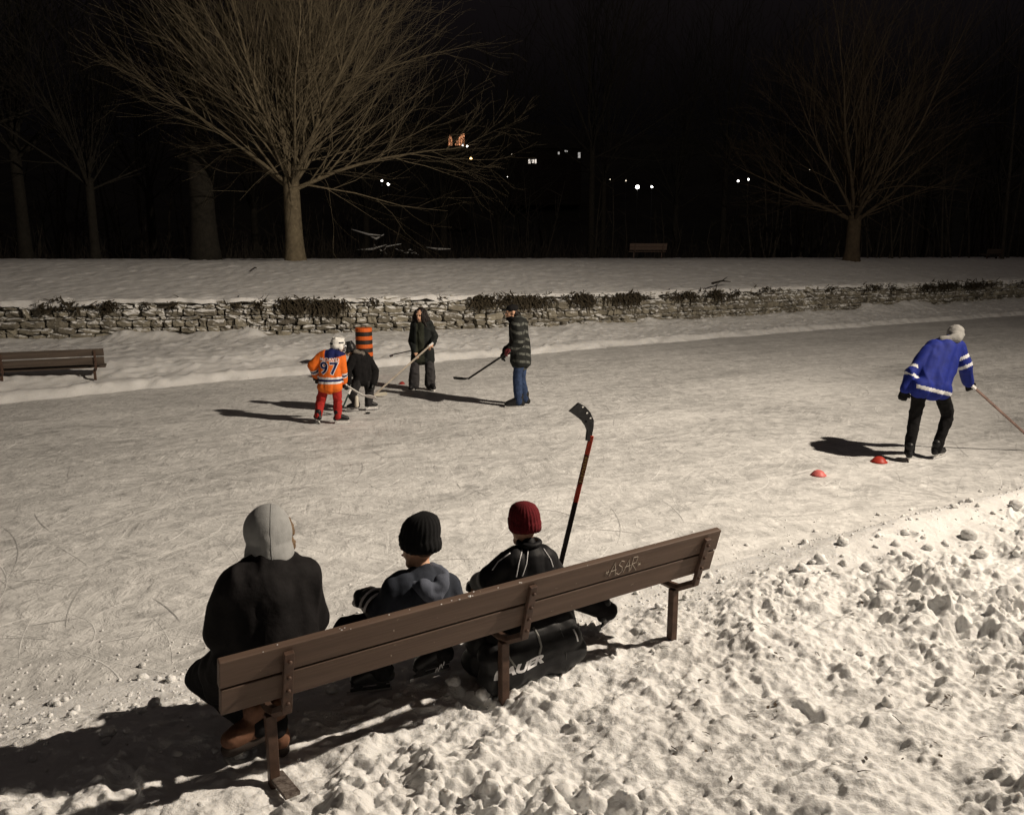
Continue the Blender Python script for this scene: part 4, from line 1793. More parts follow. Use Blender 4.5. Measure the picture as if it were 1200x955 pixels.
def hockey_stick(label, top, heel, toe_dir, shaft_m, blade_m, r=.013, bl=.28, tape=None, group='hockey sticks', bands=None, bh=.062, knob=True, curve=.03):
    """top: butt end, heel: where the blade starts, toe_dir: where the blade points"""
    top, heel = np.array(top, float), np.array(heel, float)
    root = thing('hockey_stick', label, 'hockey stick', heel, 0, group)
    d = unit(top - heel)
    L = np.linalg.norm(top - heel)
    w = unit(np.cross(d, toe_dir))
    n = unit(np.cross(w, d))
    M = Matrix(np.stack([n, w, d], 1).tolist())
    bands = bands or [(0, 1, shaft_m)]
    for a, b, m in bands:
        MB().box(d * L * (a + b) / 2, (r * 2.1, r * 1.5, L * (b - a)), M).build('shaft', m, root, bevel=.003)
    td = unit(toe_dir)
    # blade: a curved tapering slab, deepest near its middle
    up = unit(d - td * np.dot(d, td))
    V = []
    N = 10
    nrm = unit(np.cross(td, up))
    for i in range(N + 1):
        t = i / N
        lo = -.0 * t
        ctr = td * bl * t + nrm * curve * t * t
        h0 = bh * (.42 + .6 * sst(0, .45, t) - .12 * sst(.85, 1.0, t))
        base = -up * bh * .35 * sst(0, .35, t)
        if t > .9:
            h0 *= .86
        for sgn in (-1, 1):
            th = .006 * (1 - .4 * t)
            V.append(ctr + base + nrm * th * sgn)
            V.append(ctr + base + up * h0 + nrm * th * sgn)
    fs = []
    for i in range(N):
        a = i * 4
        fs += [(a, a + 1, a + 5, a + 4), (a + 2, a + 6, a + 7, a + 3), (a + 1, a + 3, a + 7, a + 5), (a, a + 4, a + 6, a + 2)]
    fs += [(0, 2, 3, 1), (N * 4, N * 4 + 1, N * 4 + 3, N * 4 + 2)]
    MB().add(V, fs).build('blade', blade_m, root)
    if knob:
        MB().box(d * (L - .05), (r * 2.6, r * 2.0, .1), M).build('grip_tape', tape or WHITEPL, root, bevel=.003)
    return root, d, L, M


RINK = 'people skating on the rink'
SEAT = 'people sitting on the front bench'


def J_px(Y, **kw):
    out = {}
    for k, v in kw.items():
        x, y = v[:2]
        out[k] = P(x, y, Y + (v[2] if len(v) > 2 else 0))
    return out


def foot_fix(J, k, z=.115):
    J['a' + k][2] = z
    return J


# ---- blue jersey skater
BLUE = mat('royal_blue_jersey', (0.009, 0.02, 0.19), .75, .2, 14, .25, 140)
WHITEC = mat('white_cloth', (.72, .72, .74), .8, .1, 20, .2, 140)
J = J_px(9.5, head=(1119, 393, .42), neck=(1111, 400, .32), sL=(1089, 411, .22), sR=(1121, 406, .34), eL=(1068, 438, .1), wL=(1060, 457, .05), eR=(1131, 428, .3), wR=(1135, 449, .42),
         hL=(1079, 455, .0), hR=(1103, 456, .06), kL=(1072, 488, .1), kR=(1111, 487, .2), aL=(1066, 524, -.02), aR=(1098, 524, .12), tL=(1061, 541, .22), tR=(1114, 532, .3))
base = at(1085, 540)
J['dL'] = np.array([-.1, .1, -1])
J['dR'] = np.array([.5, .3, -.8])
foot_fix(J, 'L', .14)
foot_fix(J, 'R', .14)
pp = Person('skater in a royal blue jersey with white stripes bending forward at right', base, J, 1.0, fwd=(.45, .8, -.35), group=RINK)
pp.body()
pp.face()
pel_ = (pp.J['hL'] + pp.J['hR']) / 2


def blue_fn(c):
    out = np.zeros(len(c), int)
    for k in 'LR':
        e, w, s_ = pp.J['e' + k], pp.J['w' + k], pp.J['s' + k]
        ax = unit(w - s_) if k == 'L' else unit(e - s_)
        t = (c - s_) @ ax
        L = np.linalg.norm(w - s_) if k == 'L' else np.linalg.norm(e - s_)
        d = np.linalg.norm((c - s_) - np.outer(t, ax), axis=1)
        f = t / L
        lo = ((f > .46) & (f < .53)) | ((f > .66) & (f < .73)) if k == 'L' else ((f > .50) & (f < .66)) | ((f > .95) & (f < 1.11))
        out[(d < .115) & lo & (np.abs((c - pel_)[:, 0]) > .17)] = 1
    hz = c[:, 2] - pel_[2] + .25 * (c[:, 0] - pel_[0])
    mid = np.abs((c - pel_)[:, 0]) < .24
    out[(hz > -.03) & (hz < .015) & mid] = 1
    return out


pp.jacket([BLUE, WHITEC], rt=.15, rh=.15, ra=.08, rf=.072, hem=-.02, fold=.024, matfn=blue_fn, name='jersey', seed=5, collar=.08, fs=5.5, stretch=(1.2, 1, .6))
pp.trousers(BLACKCLOTH, rth=.098, rk=.070, ra=.058, fold=.016)
for k in 'LR':
    pp.skate(k, sc=.96)
pp.gloves(BLACKCLOTH, fat=1.35, cuffr=.045)
hoodm = mat('pale_grey_fleece', (.27, .265, .255), .9, .12, 14, .4, 120)
M = frame(pp.fwd)
mb = MB()
c = pp.J['head']
mb.ell(c + np.array([0, -.01, .015]), (.105, .115, .12), M)
mb.cap(pp.J['neck'] + np.array([-.1, -.06, .02]), pp.J['neck'] + np.array([.05, -.09, .045]), .055, .06)
mb.cap(pp.J['neck'] + np.array([.05, -.09, .045]), c + np.array([0, -.02, 0]), .06, .09)
soft('hood', mb, hoodm, pp.root, .011, 2, .012, 14, 3)
hb = P(1141, 454, 9.98)
hockey_stick('reddish stick held out to the right by the skater in blue', P(1137, 450, 9.9), P(1222, 527, 10.0), unit([.9, .35, 0]), mat('dull_red_shaft', (.22, .15, .13), .5, .3, 10), BLACKPL, r=.014)

# ---- orange jersey child
ORANGE = mat('orange_jersey', (.78, .16, .018), .75, .15, 14, .25, 140)
NAVY = mat('navy_cloth', (.008, .013, .085), .8, .2, 14, .25, 140)
REDP = mat('red_hockey_trousers', (.36, .022, .018), .8, .2, 14, .25, 140)
J = J_px(11.75, head=(396, 405, .1), neck=(389, 413, .04), sL=(377, 418, .02), sR=(399, 418, .03), eL=(366, 428, .0), wL=(371, 440, .14), eR=(402, 434, .03), wR=(402, 447, .12),
         hL=(380, 453), hR=(393, 453), kL=(376, 470, .05), kR=(396, 470, .06), aL=(373, 484, -.03), aR=(396, 487, -.02), tL=(369, 494, .12), tR=(413, 496, .03))
foot_fix(J, 'L', .135)
foot_fix(J, 'R', .12)
base = at(390, 496)
po = Person('child in an orange number 97 hockey jersey and white helmet seen from behind', base, J, .82, fwd=(.75, .6, -.15), group=RINK, head_s=.9, voxel=.0085)
po.body()
po.face()
pz = (po.J['hL'] + po.J['hR'])[2] / 2


def or_fn(c):
    z = c[:, 2] - pz
    out = np.zeros(len(c), int)
    cx_ = (po.J['hL'][0] + po.J['hR'][0]) / 2
    mid = np.abs(c[:, 0] - cx_) < .2
    out[mid & (z > .055) & (z < .085)] = 1
    out[mid & (z > .085) & (z < .12)] = 2
    out[mid & (z > .12) & (z < .15)] = 1
    e, s_ = po.J['eL'], po.J['sL']
    t = (c - po.J['eL']) @ unit(po.J['wL'] - po.J['eL'])
    far = c[:, 0] < po.J['sL'][0] - .04
    out[far & (t > .06) & (t < .085)] = 1
    out[far & (t > .085) & (t < .115)] = 2
    out[far & (t > .115) & (t < .14)] = 1
    far = c[:, 0] > po.J['sR'][0] + .02
    t = (c - po.J['eR']) @ unit(po.J['wR'] - po.J['eR'])
    out[far & (t > .02) & (t < .05)] = 1
    out[far & (t > .05) & (t < .08)] = 2
    out[far & (t > .08) & (t < .1)] = 1
    # navy shoulder yoke
    ny = po.J['neck'][2]
    yk = (c[:, 2] > ny - .085 + .25 * np.abs(c[:, 0] - po.J['neck'][0])) & (c[:, 0] > po.J['sL'][0] + .06)
    out[yk] = 2
    out[yk & (c[:, 0] > po.J['sR'][0] + .0)] = 2
    return out


jo = po.jacket([ORANGE, WHITEC, NAVY], rt=.14, rh=.15, ra=.085, rf=.08, hem=.01, fold=.012, matfn=or_fn, name='jersey', seed=8, collar=.075)
c97 = po.J['neck'] * .55 + (po.J['hL'] + po.J['hR']) / 2 * .45
org = c97 + np.array([-.005, -.5, .0])
tl = unit([1, 0, -.05])
for ch_, dx_ in (('9', -.072), ('7', .072)):
    o_ = org + tl * dx_
    wrap('digit_outline', text_geo(ch_, .25, 0, .013), jo, o_, tl, (0, 0, 1), (0, 1, 0), WHITEC, .004)
    wrap('digit', text_geo(ch_, .25, 0, .003), jo, o_, tl, (0, 0, 1), (0, 1, 0), NAVY, .008)
wrap('name_lettering', text_geo('McDAVID', .068, 0, .002), jo, org + np.array([0.01, 0, .135]), tl, (0, 0, 1), (0, 1, 0), WHITEC, .005)
po.trousers(REDP, rth=.1, rk=.08, ra=.066, fold=.02)
for k in 'LR':
    po.skate(k, sc=1.05)
po.gloves(BLACKPL, fat=1.9, cuffr=.06)


def helmet(pers, m, m2, cage=False):
    M = frame(pers.fwd, pers.up)
    c, s = pers.J['head'], pers.hs
    g = lambda x, y, z: c + M @ np.array([x, y, z]) * s
    mb = MB()
    mb.ell(g(0, -.008, .045), (.108 * s, .125 * s, .1 * s), M)
    mb.ell(g(0, -.05, -.005), (.1 * s, .085 * s, .075 * s), M)
    for k in (-1, 1):
        mb.ell(g(.085 * k, .01, -.02), (.03 * s, .05 * s, .055 * s), M)
        mb.cap(g(.045 * k, -.08, .12), g(.045 * k, .07, .12), .02 * s, .018 * s, 8)
    h = soft('helmet', mb, m, pers.root, .009, 1)
    v = MB()
    for k in (-1, 1):
        v.cap(g(.1 * k, -.03, .05), g(.1 * k, .04, .06), .014 * s, .012 * s, 8)
    v.cap(g(-.03, -.118, .02), g(.03, -.118, .02), .02 * s, .02 * s, 8)
    v.build('helmet_pad', m2, h, smooth=True)
    if cage:
        w = MB()
        for z in (-.09, -.06, -.03, 0, .03):
            pts = [g(.1 * math.sin(a), .05 + .09 * math.cos(a), z) for a in np.linspace(-1.5, 1.5, 9)]
            w.tube(pts, .004 * s, 6)
        for a in (-1.2, -.6, 0, .6, 1.2):
            w.tube([g(.1 * math.sin(a), .05 + .09 * math.cos(a), z) for z in (-.1, -.03, .045)], .004 * s, 6)
        w.build('face_cage', STEEL, h, smooth=True)


helmet(po, mat('white_helmet', (.74, .73, .7), .35), BLACKPL, True)
hockey_stick('stick held low by the child in the orange jersey', P(400, 448, 11.9), P(426, 464, 12.1), unit([.9, .1, -.1]), mat('pale_composite', (.55, .55, .53), .4), WHITEPL, r=.012, bl=.2)

# ---- child in black
J = J_px(12.7, head=(409, 409, -.02), neck=(416, 414, .0), sL=(414, 420, -.1), sR=(429, 418, .1), eL=(407, 434, -.16), wL=(408, 449, -.14), eR=(440, 434, .12), wR=(437.5, 450, .02),
         hL=(419, 446, -.06), hR=(432, 446, .06), kL=(413, 463, -.1), kR=(433, 462, .08), aL=(417, 474, -.05), aR=(432, 474, .05), tL=(404, 481, -.05), tR=(441, 479, .1))
foot_fix(J, 'L', .13)
foot_fix(J, 'R', .13)
base = at(425, 481)
pk = Person('small child all in black with a black cage helmet beside the orange jersey', base, J, .78, fwd=(-.92, .1, -.3), group=RINK, head_s=.86, voxel=.009)
pk.body()
pk.face()
pk.jacket(BLACKCLOTH, rt=.135, rh=.125, ra=.082, rf=.075, hem=-.03, fold=.014, seed=9, stretch=(1, 1, 1))
pk.trousers(mat('charcoal_trousers', (.022, .021, .022), .85, .3, 20, .3, 150), rth=.1, rk=.085, ra=.078, fold=.02)
for k in 'LR':
    pk.skate(k)
pk.gloves(BLACKPL, fat=1.8, cuffr=.055)
helmet(pk, BLACKPL, BLACKPL, True)
mb = MB()
mb.cap(pk.J['neck'] + np.array([.02, -.06, .03]), pk.J['neck'] + np.array([.12, -.02, -.02]), .04, .045)
mb.cap(pk.J['neck'] + np.array([.12, -.02, -.02]), pk.J['neck'] + np.array([.1, .1, -.01]), .045, .04)
soft('hood', mb, mat('grey_brown_fur', (.13, .115, .1), .95, .5, 40, .9, 60), pk.root, .01, 1, .014, 22, 4)
MB().cap(pk.J['aL'] + np.array([.03, -.075, .12]), pk.J['aL'] + np.array([.03, -.075, -.01]), .03, .034, 10).build('sock', mat('cream_sock', (.6, .56, .48), .8), pk.root, smooth=True)
hockey_stick('dark stick held upright between the two children', P(411.5, 455, 12.45), P(402, 477, 12.35), unit([-.8, -.3, 0]), mat('dark_green_shaft', (.02, .04, .035), .4), BLACKPL, r=.012, bl=.16)

# ---- woman
J = J_px(14.78, head=(492.5, 369.5, -.02), neck=(493.5, 378, .02), sL=(486, 381.5, .03), sR=(502.5, 380, .0), eL=(482, 399, .08), wL=(486, 413, -.18), eR=(509, 394, .04), wR=(506.5, 403.5, -.18),
         hL=(489, 411), hR=(501.5, 411), kL=(486, 432, -.03), kR=(504, 431, -.02), aL=(485, 448, .02), aR=(504, 448, .02), tL=(477, 456, -.3), tR=(513, 457, -.28))
foot_fix(J, 'L', .12)
foot_fix(J, 'R', .12)
J['dL'] = np.array([.5, -.5, -.5])
J['dR'] = np.array([-.5, -.6, -.3])
base = at(495, 457)
pw = Person('woman with long dark curly hair in a dark open jacket facing the camera', base, J, .96, fwd=(-.3, -.95, -.1), group=RINK, head_s=1.0, voxel=.01)
pw.body(fat=1.1)
pw.face()


def wj_fn(c):
    out = np.zeros(len(c), int)
    ch_ = (pw.J['sL'] + pw.J['sR']) / 2
    f = (np.abs(c[:, 0] - ch_[0] + .02) < .075) & (c[:, 1] < ch_[1] - .05)
    out[f] = 1
    return out


pw.jacket([mat('dark_green_black_jacket', (.010, .012, .0115), .8, .3, 14, .3, 120), mat('olive_sweater', (.026, .029, .02), .9, .3, 30, .4, 150)], rt=.125, rh=.135, ra=.07, rf=.06, hem=.17,
          fold=.02, matfn=wj_fn, seed=11)
pw.trousers(mat('wide_grey_trousers', (.04, .038, .04), .85, .25, 14, .3, 120), rth=.1, rk=.095, ra=.105, fold=.02)
for k in 'LR':
    pw.skate(k, sc=1.15)
mb = MB()
c = pw.J['head']
M = frame(pw.fwd)
mb.ell(c + M @ np.array([0, -.035, .035]), (.1, .1, .105), M)
rd = random.Random(9)
for i in range(46):
    a = rd.uniform(.55, 2 * math.pi - .55)
    s0 = c + M @ np.array([.085 * math.sin(a), .075 * math.cos(a) - .02, .07 * rd.uniform(.2, 1)])
    s1 = s0 + M @ np.array([.04 * math.sin(a) + rd.gauss(0, .015), -.01 + .02 * math.cos(a), -.12])
    s2 = s1 + M @ np.array([.02 * math.sin(a) + rd.gauss(0, .02), 0, -rd.uniform(.08, .17)])
    mb.cap(s0, s1, .028, .03, 8)
    mb.cap(s1, s2, .03, .016, 8)
soft('hair', mb, HAIRDARK, pw.root, .009, 1, .018, 30, 2)
WOODSH = mat('pale_wood_shaft', (.42, .37, .31), .55, .2, 12)
hockey_stick('pale wooden stick held across the body by the long-haired woman', P(507.5, 402, 14.56), P(438, 463.5, 14.0), unit([.95, .12, .06]), WOODSH, mat('cream_tape', (.62, .58, .48), .8), r=.014, bl=.24)
hockey_stick('short dark stick tucked under the arm of the long-haired woman', P(490, 409, 14.95), P(457, 416.5, 15.0), unit([-.05, 1, -.1]), mat('dark_purple_shaft', (.05, .035, .045), .5), BLACKPL, r=.013, bl=.16, knob=False)

# ---- plaid man
J = J_px(13.14, head=(600, 366, -.02), neck=(604, 374, .0), sL=(606, 381, -.2), sR=(609, 381, .19), eL=(608, 401, -.30), wL=(600, 408, -.28), eR=(606, 401, .2), wR=(593, 412, .1),
         hL=(609, 422, -.09), hR=(611.5, 422, .09), kL=(606, 444, -.09), kR=(611, 442, .1), aL=(608, 467, -.09), aR=(614.5, 464, .12), tL=(592, 477, -.1), tR=(600, 470, .12))
foot_fix(J, 'L', .12)
foot_fix(J, 'R', .12)
J['dL'] = np.array([-.85, 0, -.4])
J['dR'] = np.array([-.6, -.1, -.7])
base = at(608, 477)
pm = Person('man in a dark plaid jacket, blue jeans and black cap standing side-on', base, J, 1.04, fwd=(-.97, -.2, -.12), group=RINK, head_s=1.04, voxel=.01)
pm.body()
pm.face()


def plaid_fn(c):
    a = ((c[:, 2] + .12 * c[:, 0] + .02 * np.sin(c[:, 1] * 14)) % .125) < .042
    b = ((c[:, 1] * .8 + c[:, 0] * .9) % .16) < .055
    front = c[:, 0] < (pm.J['sL'][0] + pm.J['hL'][0]) / 2 - .05
    out = np.where(a & ~b, 1, np.where(a & b, 2, 0))
    out[front & (c[:, 1] > pm.J['sL'][1] + .05)] = 0
    return out


pm.jacket([mat('plaid_black', (.013, .014, .013), .85, .3, 20, .3, 120), mat('plaid_grey', (.10, .105, .095), .85, .3, 20, .3, 120), mat('plaid_dark_grey', (.04, .042, .038), .85, .3, 20)],
          rt=.135, rh=.15, ra=.088, rf=.076, hem=.03, fold=.02, matfn=plaid_fn, seed=13, belly=1.15)
pm.trousers(mat('blue_jeans', (.026, .045, .10), .85, .35, 12, .4, 150), rth=.092, rk=.072, ra=.07, fold=.016)
for k in 'LR':
    pm.skate(k, sc=1.18)
pm.gloves(BLACKPL, fat=1.8, cuffr=.06, which='R')
pm.gloves(mat('dark_red_glove', (.11, .018, .022), .6, .5, 30), fat=1.8, cuffr=.06, which='L')
M = frame(pm.fwd)
c = pm.J['head']
mb = MB()
mb.ell(c + M @ np.array([0, -.012, .055]), (.092, .108, .075), M)
mb.ell(c + M @ np.array([0, .1, .05]), (.07, .075, .014), M)
soft('cap', mb, BLACKCLOTH, pm.root, .008, 1)
mb = MB()
mb.ell(c + M @ np.array([0, -.05, -.02]), (.08, .06, .08), M)
soft('hair', mb, HAIRDARK, pm.root, .009, 1, .008, 30)
mb = MB()
mb.cap(c + M @ np.array([-.06, .03, -.085]), c + M @ np.array([0, .085, -.098]), .034, .034)
mb.cap(c + M @ np.array([.06, .03, -.085]), c + M @ np.array([0, .085, -.098]), .034, .034)
mb.ell(c + M @ np.array([0, 0, -.14]), (.075, .08, .05), M)
soft('neck_warmer', mb, BLACKCLOTH, pm.root, .009, 1)
hockey_stick('dark stick reaching down left to the ice from the man in plaid', P(602, 408.5, 13.0), P(548.5, 444, 13.55), unit([-.97, .1, -.05]), mat('dark_composite', (.03, .028, .027), .4), BLACKPL, r=.014, bl=.26)


# ---- seated figures on the front bench
def Jb(**kw):
    return {k: B(v[0], v[1], v[2]) for k, v in kw.items()}


FW = BN                                   # the way the bench looks: out over the rink
SEATZ = .58


def bl(s, y, z):                          # point in the bench's own frame (z from the world's zero)
    return np.array([BO[0], BO[1], 0]) + BU * s + BN * y + np.array([0, 0, z])


# adult in a black coat
sA = to_bench(B(312, 700, .15))[0]
J = Jb(head=(315, 630, .30), neck=(316, 661, .24), sL=(277, 688, .2), sR=(353, 679, .2), eL=(264, 740, .22), eR=(364, 726, .24))
J['hL'] = bl(sA - .13, .17, SEATZ + .11)
J['hR'] = bl(sA + .13, .17, SEATZ + .11)
J['wL'] = J['eL'] + BN * .24 + BU * .08 - np.array([0, 0, .10])
J['wR'] = J['eR'] + BN * .24 - BU * .10 - np.array([0, 0, .10])
J['kL'] = B(236, 792, .46)
J['kR'] = bl(sA + .12, .62, SEATZ + .07)
J['aL'] = B(300, 846, .20)
J['aR'] = B(322, 850, .24)
for k in 'LR':
    J['a' + k][2] = max(J['a' + k][2], .3)
J['tL'] = B(262, 872, .16)
J['tR'] = B(331, 876, .2)
base = bl(sA, .15, SEATZ)
pa = Person('adult in a black coat with a grey hood up, seated at the left end', base, J, 1.0, fwd=unit(FW + .35 * BU - np.array([0, 0, .12])), group=SEAT, head_s=1.05, voxel=.01)
pa.body()


def coat_extra(mb, J_):
    # skirt of the coat hanging over the left thigh
    k = J_['kL']
    mb.cap(J_['hL'], k, .115, .062)
    mb.cap(k, k + np.array([0, 0, -.12]) + BU * .09, .06, .03)
    n_ = J_['neck']
    for a0 in np.linspace(0, 2 * math.pi, 15)[:-1]:
        f = lambda a: n_ + BU * .105 * math.sin(a) - BN * (.1 * math.cos(a) - .01) + np.array([0, 0, .005])
        mb.cap(f(a0), f(a0 + .45), .032, .032, 10)
    mb.cap(J_['hL'] - BU * .01, J_['hL'] * .5 + k * .5 - np.array([0, 0, .08]), .11, .08)
    mb.cap(J_['hR'], J_['kR'], .12, .1)
    ch_ = (J_['sL'] + J_['sR']) / 2
    mb.cap(ch_ - BN * .02 - np.array([0, 0, .05]), (J_['hL'] + J_['hR']) / 2 - BN * .02, .14, .155)


pa.jacket(COATBLACK, rt=.14, rh=.15, ra=.092, rf=.08, hem=0, fold=.026, seed=21, name='coat', collar=.105, rs=.095, extra=coat_extra, fs=6, smooth=6, stretch=(1.3, 1.3, .7))
pa.trousers(BLACKCLOTH, rth=.09, rk=.075, ra=.06)
BOOT = mat('tan_leather_boot', (.13, .062, .036), .65, .35, 20, .4, 80)
for k in 'LR':
    mb = MB()
    a, t = pa.J['a' + k], pa.J['t' + k]
    dd = unit(t - a)
    mb.cap(a + np.array([0, 0, .07]), a - np.array([0, 0, .01]), .056, .055)
    mb.cap(a - dd * .02, t - dd * .04, .056, .048)
    mb.cap(a - dd * .03 - np.array([0, 0, .03]), t - dd * .05 - np.array([0, 0, .01]), .05, .045)
    o = soft('boot', mb, BOOT, pa.root, .008, 1, .004, 20)
    mb = MB()
    M = Matrix(frame(dd).tolist())
    mb.cap(a - dd * .03 - np.array([0, 0, .075]), t - dd * .03 - np.array([0, 0, .04]), .045, .042)
    soft('sole', mb, mat('dark_rubber', (.03, .022, .018), .8), o, .008, 1)
GREYH = mat('grey_fleece', (.28, .285, .285), .92, .12, 18, .35, 160)
M = frame(pa.fwd)
c = pa.J['head']
mb = MB()
mb.ell(c + M @ np.array([0, -.012, .032]), (.110, .132, .128), M, 24, 16)
mb.ell(c + M @ np.array([0, -.03, -.06]), (.110, .118, .11), M, 24, 16)
mb.cap(c + M @ np.array([0, -.105, .02]), c + M @ np.array([0, -.085, -.13]), .045, .06)
mb.ell(c + M @ np.array([0, -.02, -.13]), (.108, .105, .07), M, 24, 16)
soft('hood', mb, GREYH, pa.root, .006, 4, .009, 8, 31)
J_c = pa.J['neck']
hd = [o for o in pa.root.children if o.name.startswith('hood')][0]
bvh = BVHTree.FromPolygons([v.co.copy() for v in hd.data.vertices], [tuple(p.vertices) for p in hd.data.polygons])
sm = []
for a_ in np.linspace(-.9, 2.0, 26):
    dv_ = M @ np.array([.12, -math.cos(a_), math.sin(a_)])
    o_ = c + dv_ * .4
    h_ = bvh.ray_cast(Vector(o_), Vector(-dv_))
    if h_[0] is not None:
        sm.append(np.array(h_[0]))
MB().tube(sm, .0022, 6).build('hood_seam', mat('grey_seam', (.23, .235, .235), .9), hd, smooth=True)
mb = MB()
for z, rr in ((.05, .03), (-.02, .034), (-.09, .03)):
    mb.cap(c + M @ np.array([.078, .1, z]), c + M @ np.array([.09, .08, z - .05]), rr * .8, rr * .8)
soft('hair', mb, HAIRBROWN, pa.root, .008, 1, .012, 30)

# child in a black beanie
sK = to_bench(B(494, 690, .15))[0]
J = Jb(head=(491, 639, .24), neck=(498, 673, .18), sL=(462, 692, .2), sR=(523, 686, .17), eL=(452, 720, .22), wL=(438, 706, .34), eR=(532, 712, .26))
J['hL'] = bl(sK - .09, .17, SEATZ + .08)
J['hR'] = bl(sK + .09, .17, SEATZ + .08)
J['wR'] = J['eR'] + BN * .2 - BU * .06 - np.array([0, 0, .05])
J['kL'] = B(406, 738, .46)
J['kR'] = bl(sK + .06, .54, SEATZ + .04)
J['aL'] = B(447, 788, .42)
J['aR'] = B(517, 762, .34)
J['aL'][2] = max(J['aL'][2], .3)
J['aR'][2] = max(J['aR'][2], .31)
J['tL'] = J['aL'] + np.array([-.16, -.04, -.12])
J['tR'] = J['aR'] - BU * .18 - np.array([0, 0, .1])
base = bl(sK, .15, SEATZ)
p1 = Person('child in a black beanie and slate blue hoodie, seated in the middle', base, J, .78, fwd=unit(.85 * BN - .5 * BU - np.array([0, 0, .08])), group=SEAT, head_s=.98, voxel=.0085)
p1.body()
p1.face()
SLATE = mat('slate_hoodie', (.085, .095, .125), .9, .2, 18, .35, 150)


def slate_fn(c):
    # black sleeves: the arms of the padded jacket worn under the hooded vest
    out = np.zeros(len(c), int)
    return out


def hood_down(mb, J_):
    n_ = J_['neck']
    for a0, a1 in zip(np.linspace(-2.4, 2.4, 13)[:-1], np.linspace(-2.4, 2.4, 13)[1:]):
        f = lambda a: n_ + BU * .095 * math.sin(a) - BN * (.085 * math.cos(a) + .015) + np.array([0, 0, -.015 - .025 * math.cos(a)])
        mb.cap(f(a0), f(a1), .03, .03, 10)
    mb.cap(n_ - BN * .085 + np.array([0, 0, -.03]) - BU * .05, n_ - BN * .095 - np.array([0, 0, .10]), .045, .04)
    mb.cap(n_ - BN * .085 + np.array([0, 0, -.03]) + BU * .05, n_ - BN * .095 - np.array([0, 0, .10]), .045, .04)


p1.jacket(mat('dark_slate_hoodie', (.028, .033, .046), .9, .25, 18, .35, 150), rt=.145, rh=.15, ra=.088, rf=.085, hem=.02, fold=.016, seed=25, name='hoodie', collar=.052, rs=.08, fs=10)
mb = MB()
hood_down(mb, p1.J)
soft('hood', mb, SLATE, p1.root, .0075, 2, .012, 13, 33)
p1.trousers(BLACKCLOTH, rth=.105, rk=.09, ra=.075)
p1.beanie(mat('black_knit', (.007, .007, .008), .95, .3, 60, .5, 200), rib=24, tall=.165, slouch=(.03, -.01, 0))
mb = MB()
M = frame(p1.fwd)
mb.ell(p1.J['head'] + M @ np.array([0, -.04, .0]) * .98, (.08, .064, .052), M)
soft('hair', mb, mat('dark_blond_hair', (.10, .06, .035), .7, .3, 60, .6, 90), p1.root, .007, 1, .006, 30)
p1.gloves(BLACKPL, fat=2.5, cuffr=.1, which='L', L=.22)
p1.gloves(BLACKPL, fat=1.9, cuffr=.07, which='R', L=.2)
# white bars across the raised glove's cuff
a = p1.J['wL']
dd = unit(p1.J['wL'] - p1.J['eL'])
for q in (-.045, .0):
    ax = frame(dd)
    pts = [a + dd * q + (ax @ np.array([math.cos(t), 0, math.sin(t)])) * .0795 for t in np.linspace(-.6, 3.2, 12)]
    MB().tube(pts, [.0075] * 12, 6).build('glove_stripe', WHITEC, p1.root, smooth=True)
bo = p1.skate('R', sc=1.12, holder=BLACKPL)
p1.skate('L', sc=1.1, holder=BLACKPL)
# worn white lettering on the side of the boot
mb = MB()
a = p1.J['aR']
td = unit(p1.J['tR'] - p1.J['aR'])
side = -BN
for i, (u, h_) in enumerate(((.02, .022), (.034, .026), (.048, .024), (.062, .027), (.076, .022))):
    q = a + td * u + side * .062 - np.array([0, 0, .035 + .004 * (i % 2)])
    mb.box(q, (.005, .003, h_), Matrix.Rotation(BA, 3, 'Z') @ Matrix.Rotation(.25 * (-1) ** i, 3, 'Y'))
mb.box(a + td * .075 + side * .06 - np.array([0, 0, .07]), (.04, .003, .006), Matrix.Rotation(BA, 3, 'Z'))
mb.build('boot_lettering', WHITEC, bo)

# child in a maroon beanie
sM = to_bench(B(622, 660, .15))[0]
J = Jb(head=(614, 617, .24), neck=(620, 637, .19), sL=(597, 659, .2), sR=(641, 656, .17), eL=(574, 677, .26), wL=(561, 682, .42), eR=(651, 676, .25))
J['hL'] = bl(sM - .08, .17, SEATZ + .07)
J['hR'] = bl(sM + .08, .17, SEATZ + .07)
J['wR'] = J['eR'] + BN * .22 - np.array([0, 0, .03])
J['kL'] = bl(sM - .06, .5, SEATZ + .03)
J['kR'] = bl(sM + .2, .44, SEATZ - .02)
J['aL'] = bl(sM - .02, .5, .32)
J['aR'] = B(708, 733, .33)
J['aR'][2] = max(.3, J['aR'][2])
J['tL'] = J['aL'] + BN * .18 - np.array([0, 0, .1])
J['tR'] = J['aR'] + BU * .17 + BN * .08 - np.array([0, 0, .1])
base = bl(sM, .15, SEATZ)
p2 = Person('child in a maroon beanie and black jacket with pale piping, seated beside the stick', base, J, .72, fwd=unit(BN + .05 * BU - np.array([0, 0, .1])), group=SEAT, head_s=.9, voxel=.008)
p2.body()
p2.face()
BJ = mat('black_track_jacket', (.010, .010, .0115), .6, .3, 18, .3, 90, spec=.15)
jk = p2.jacket(BJ, rt=.145, rh=.15, ra=.085, rf=.075, hem=.02, fold=.014, seed=27, collar=.055, rs=.076, fs=11)
p2.trousers(BLACKCLOTH, rth=.105, rk=.095, ra=.085)
p2.beanie(mat('maroon_knit', (.11, .008, .012), .95, .25, 60, .5, 200), rib=26, tall=.15)
p2.gloves(BLACKPL, fat=1.9, cuffr=.075, L=.2)
p2.skate('R', sc=1.12, holder=BLACKPL)
p2.skate('L', sc=1.12)
mb = MB()
n_ = p2.J['neck']
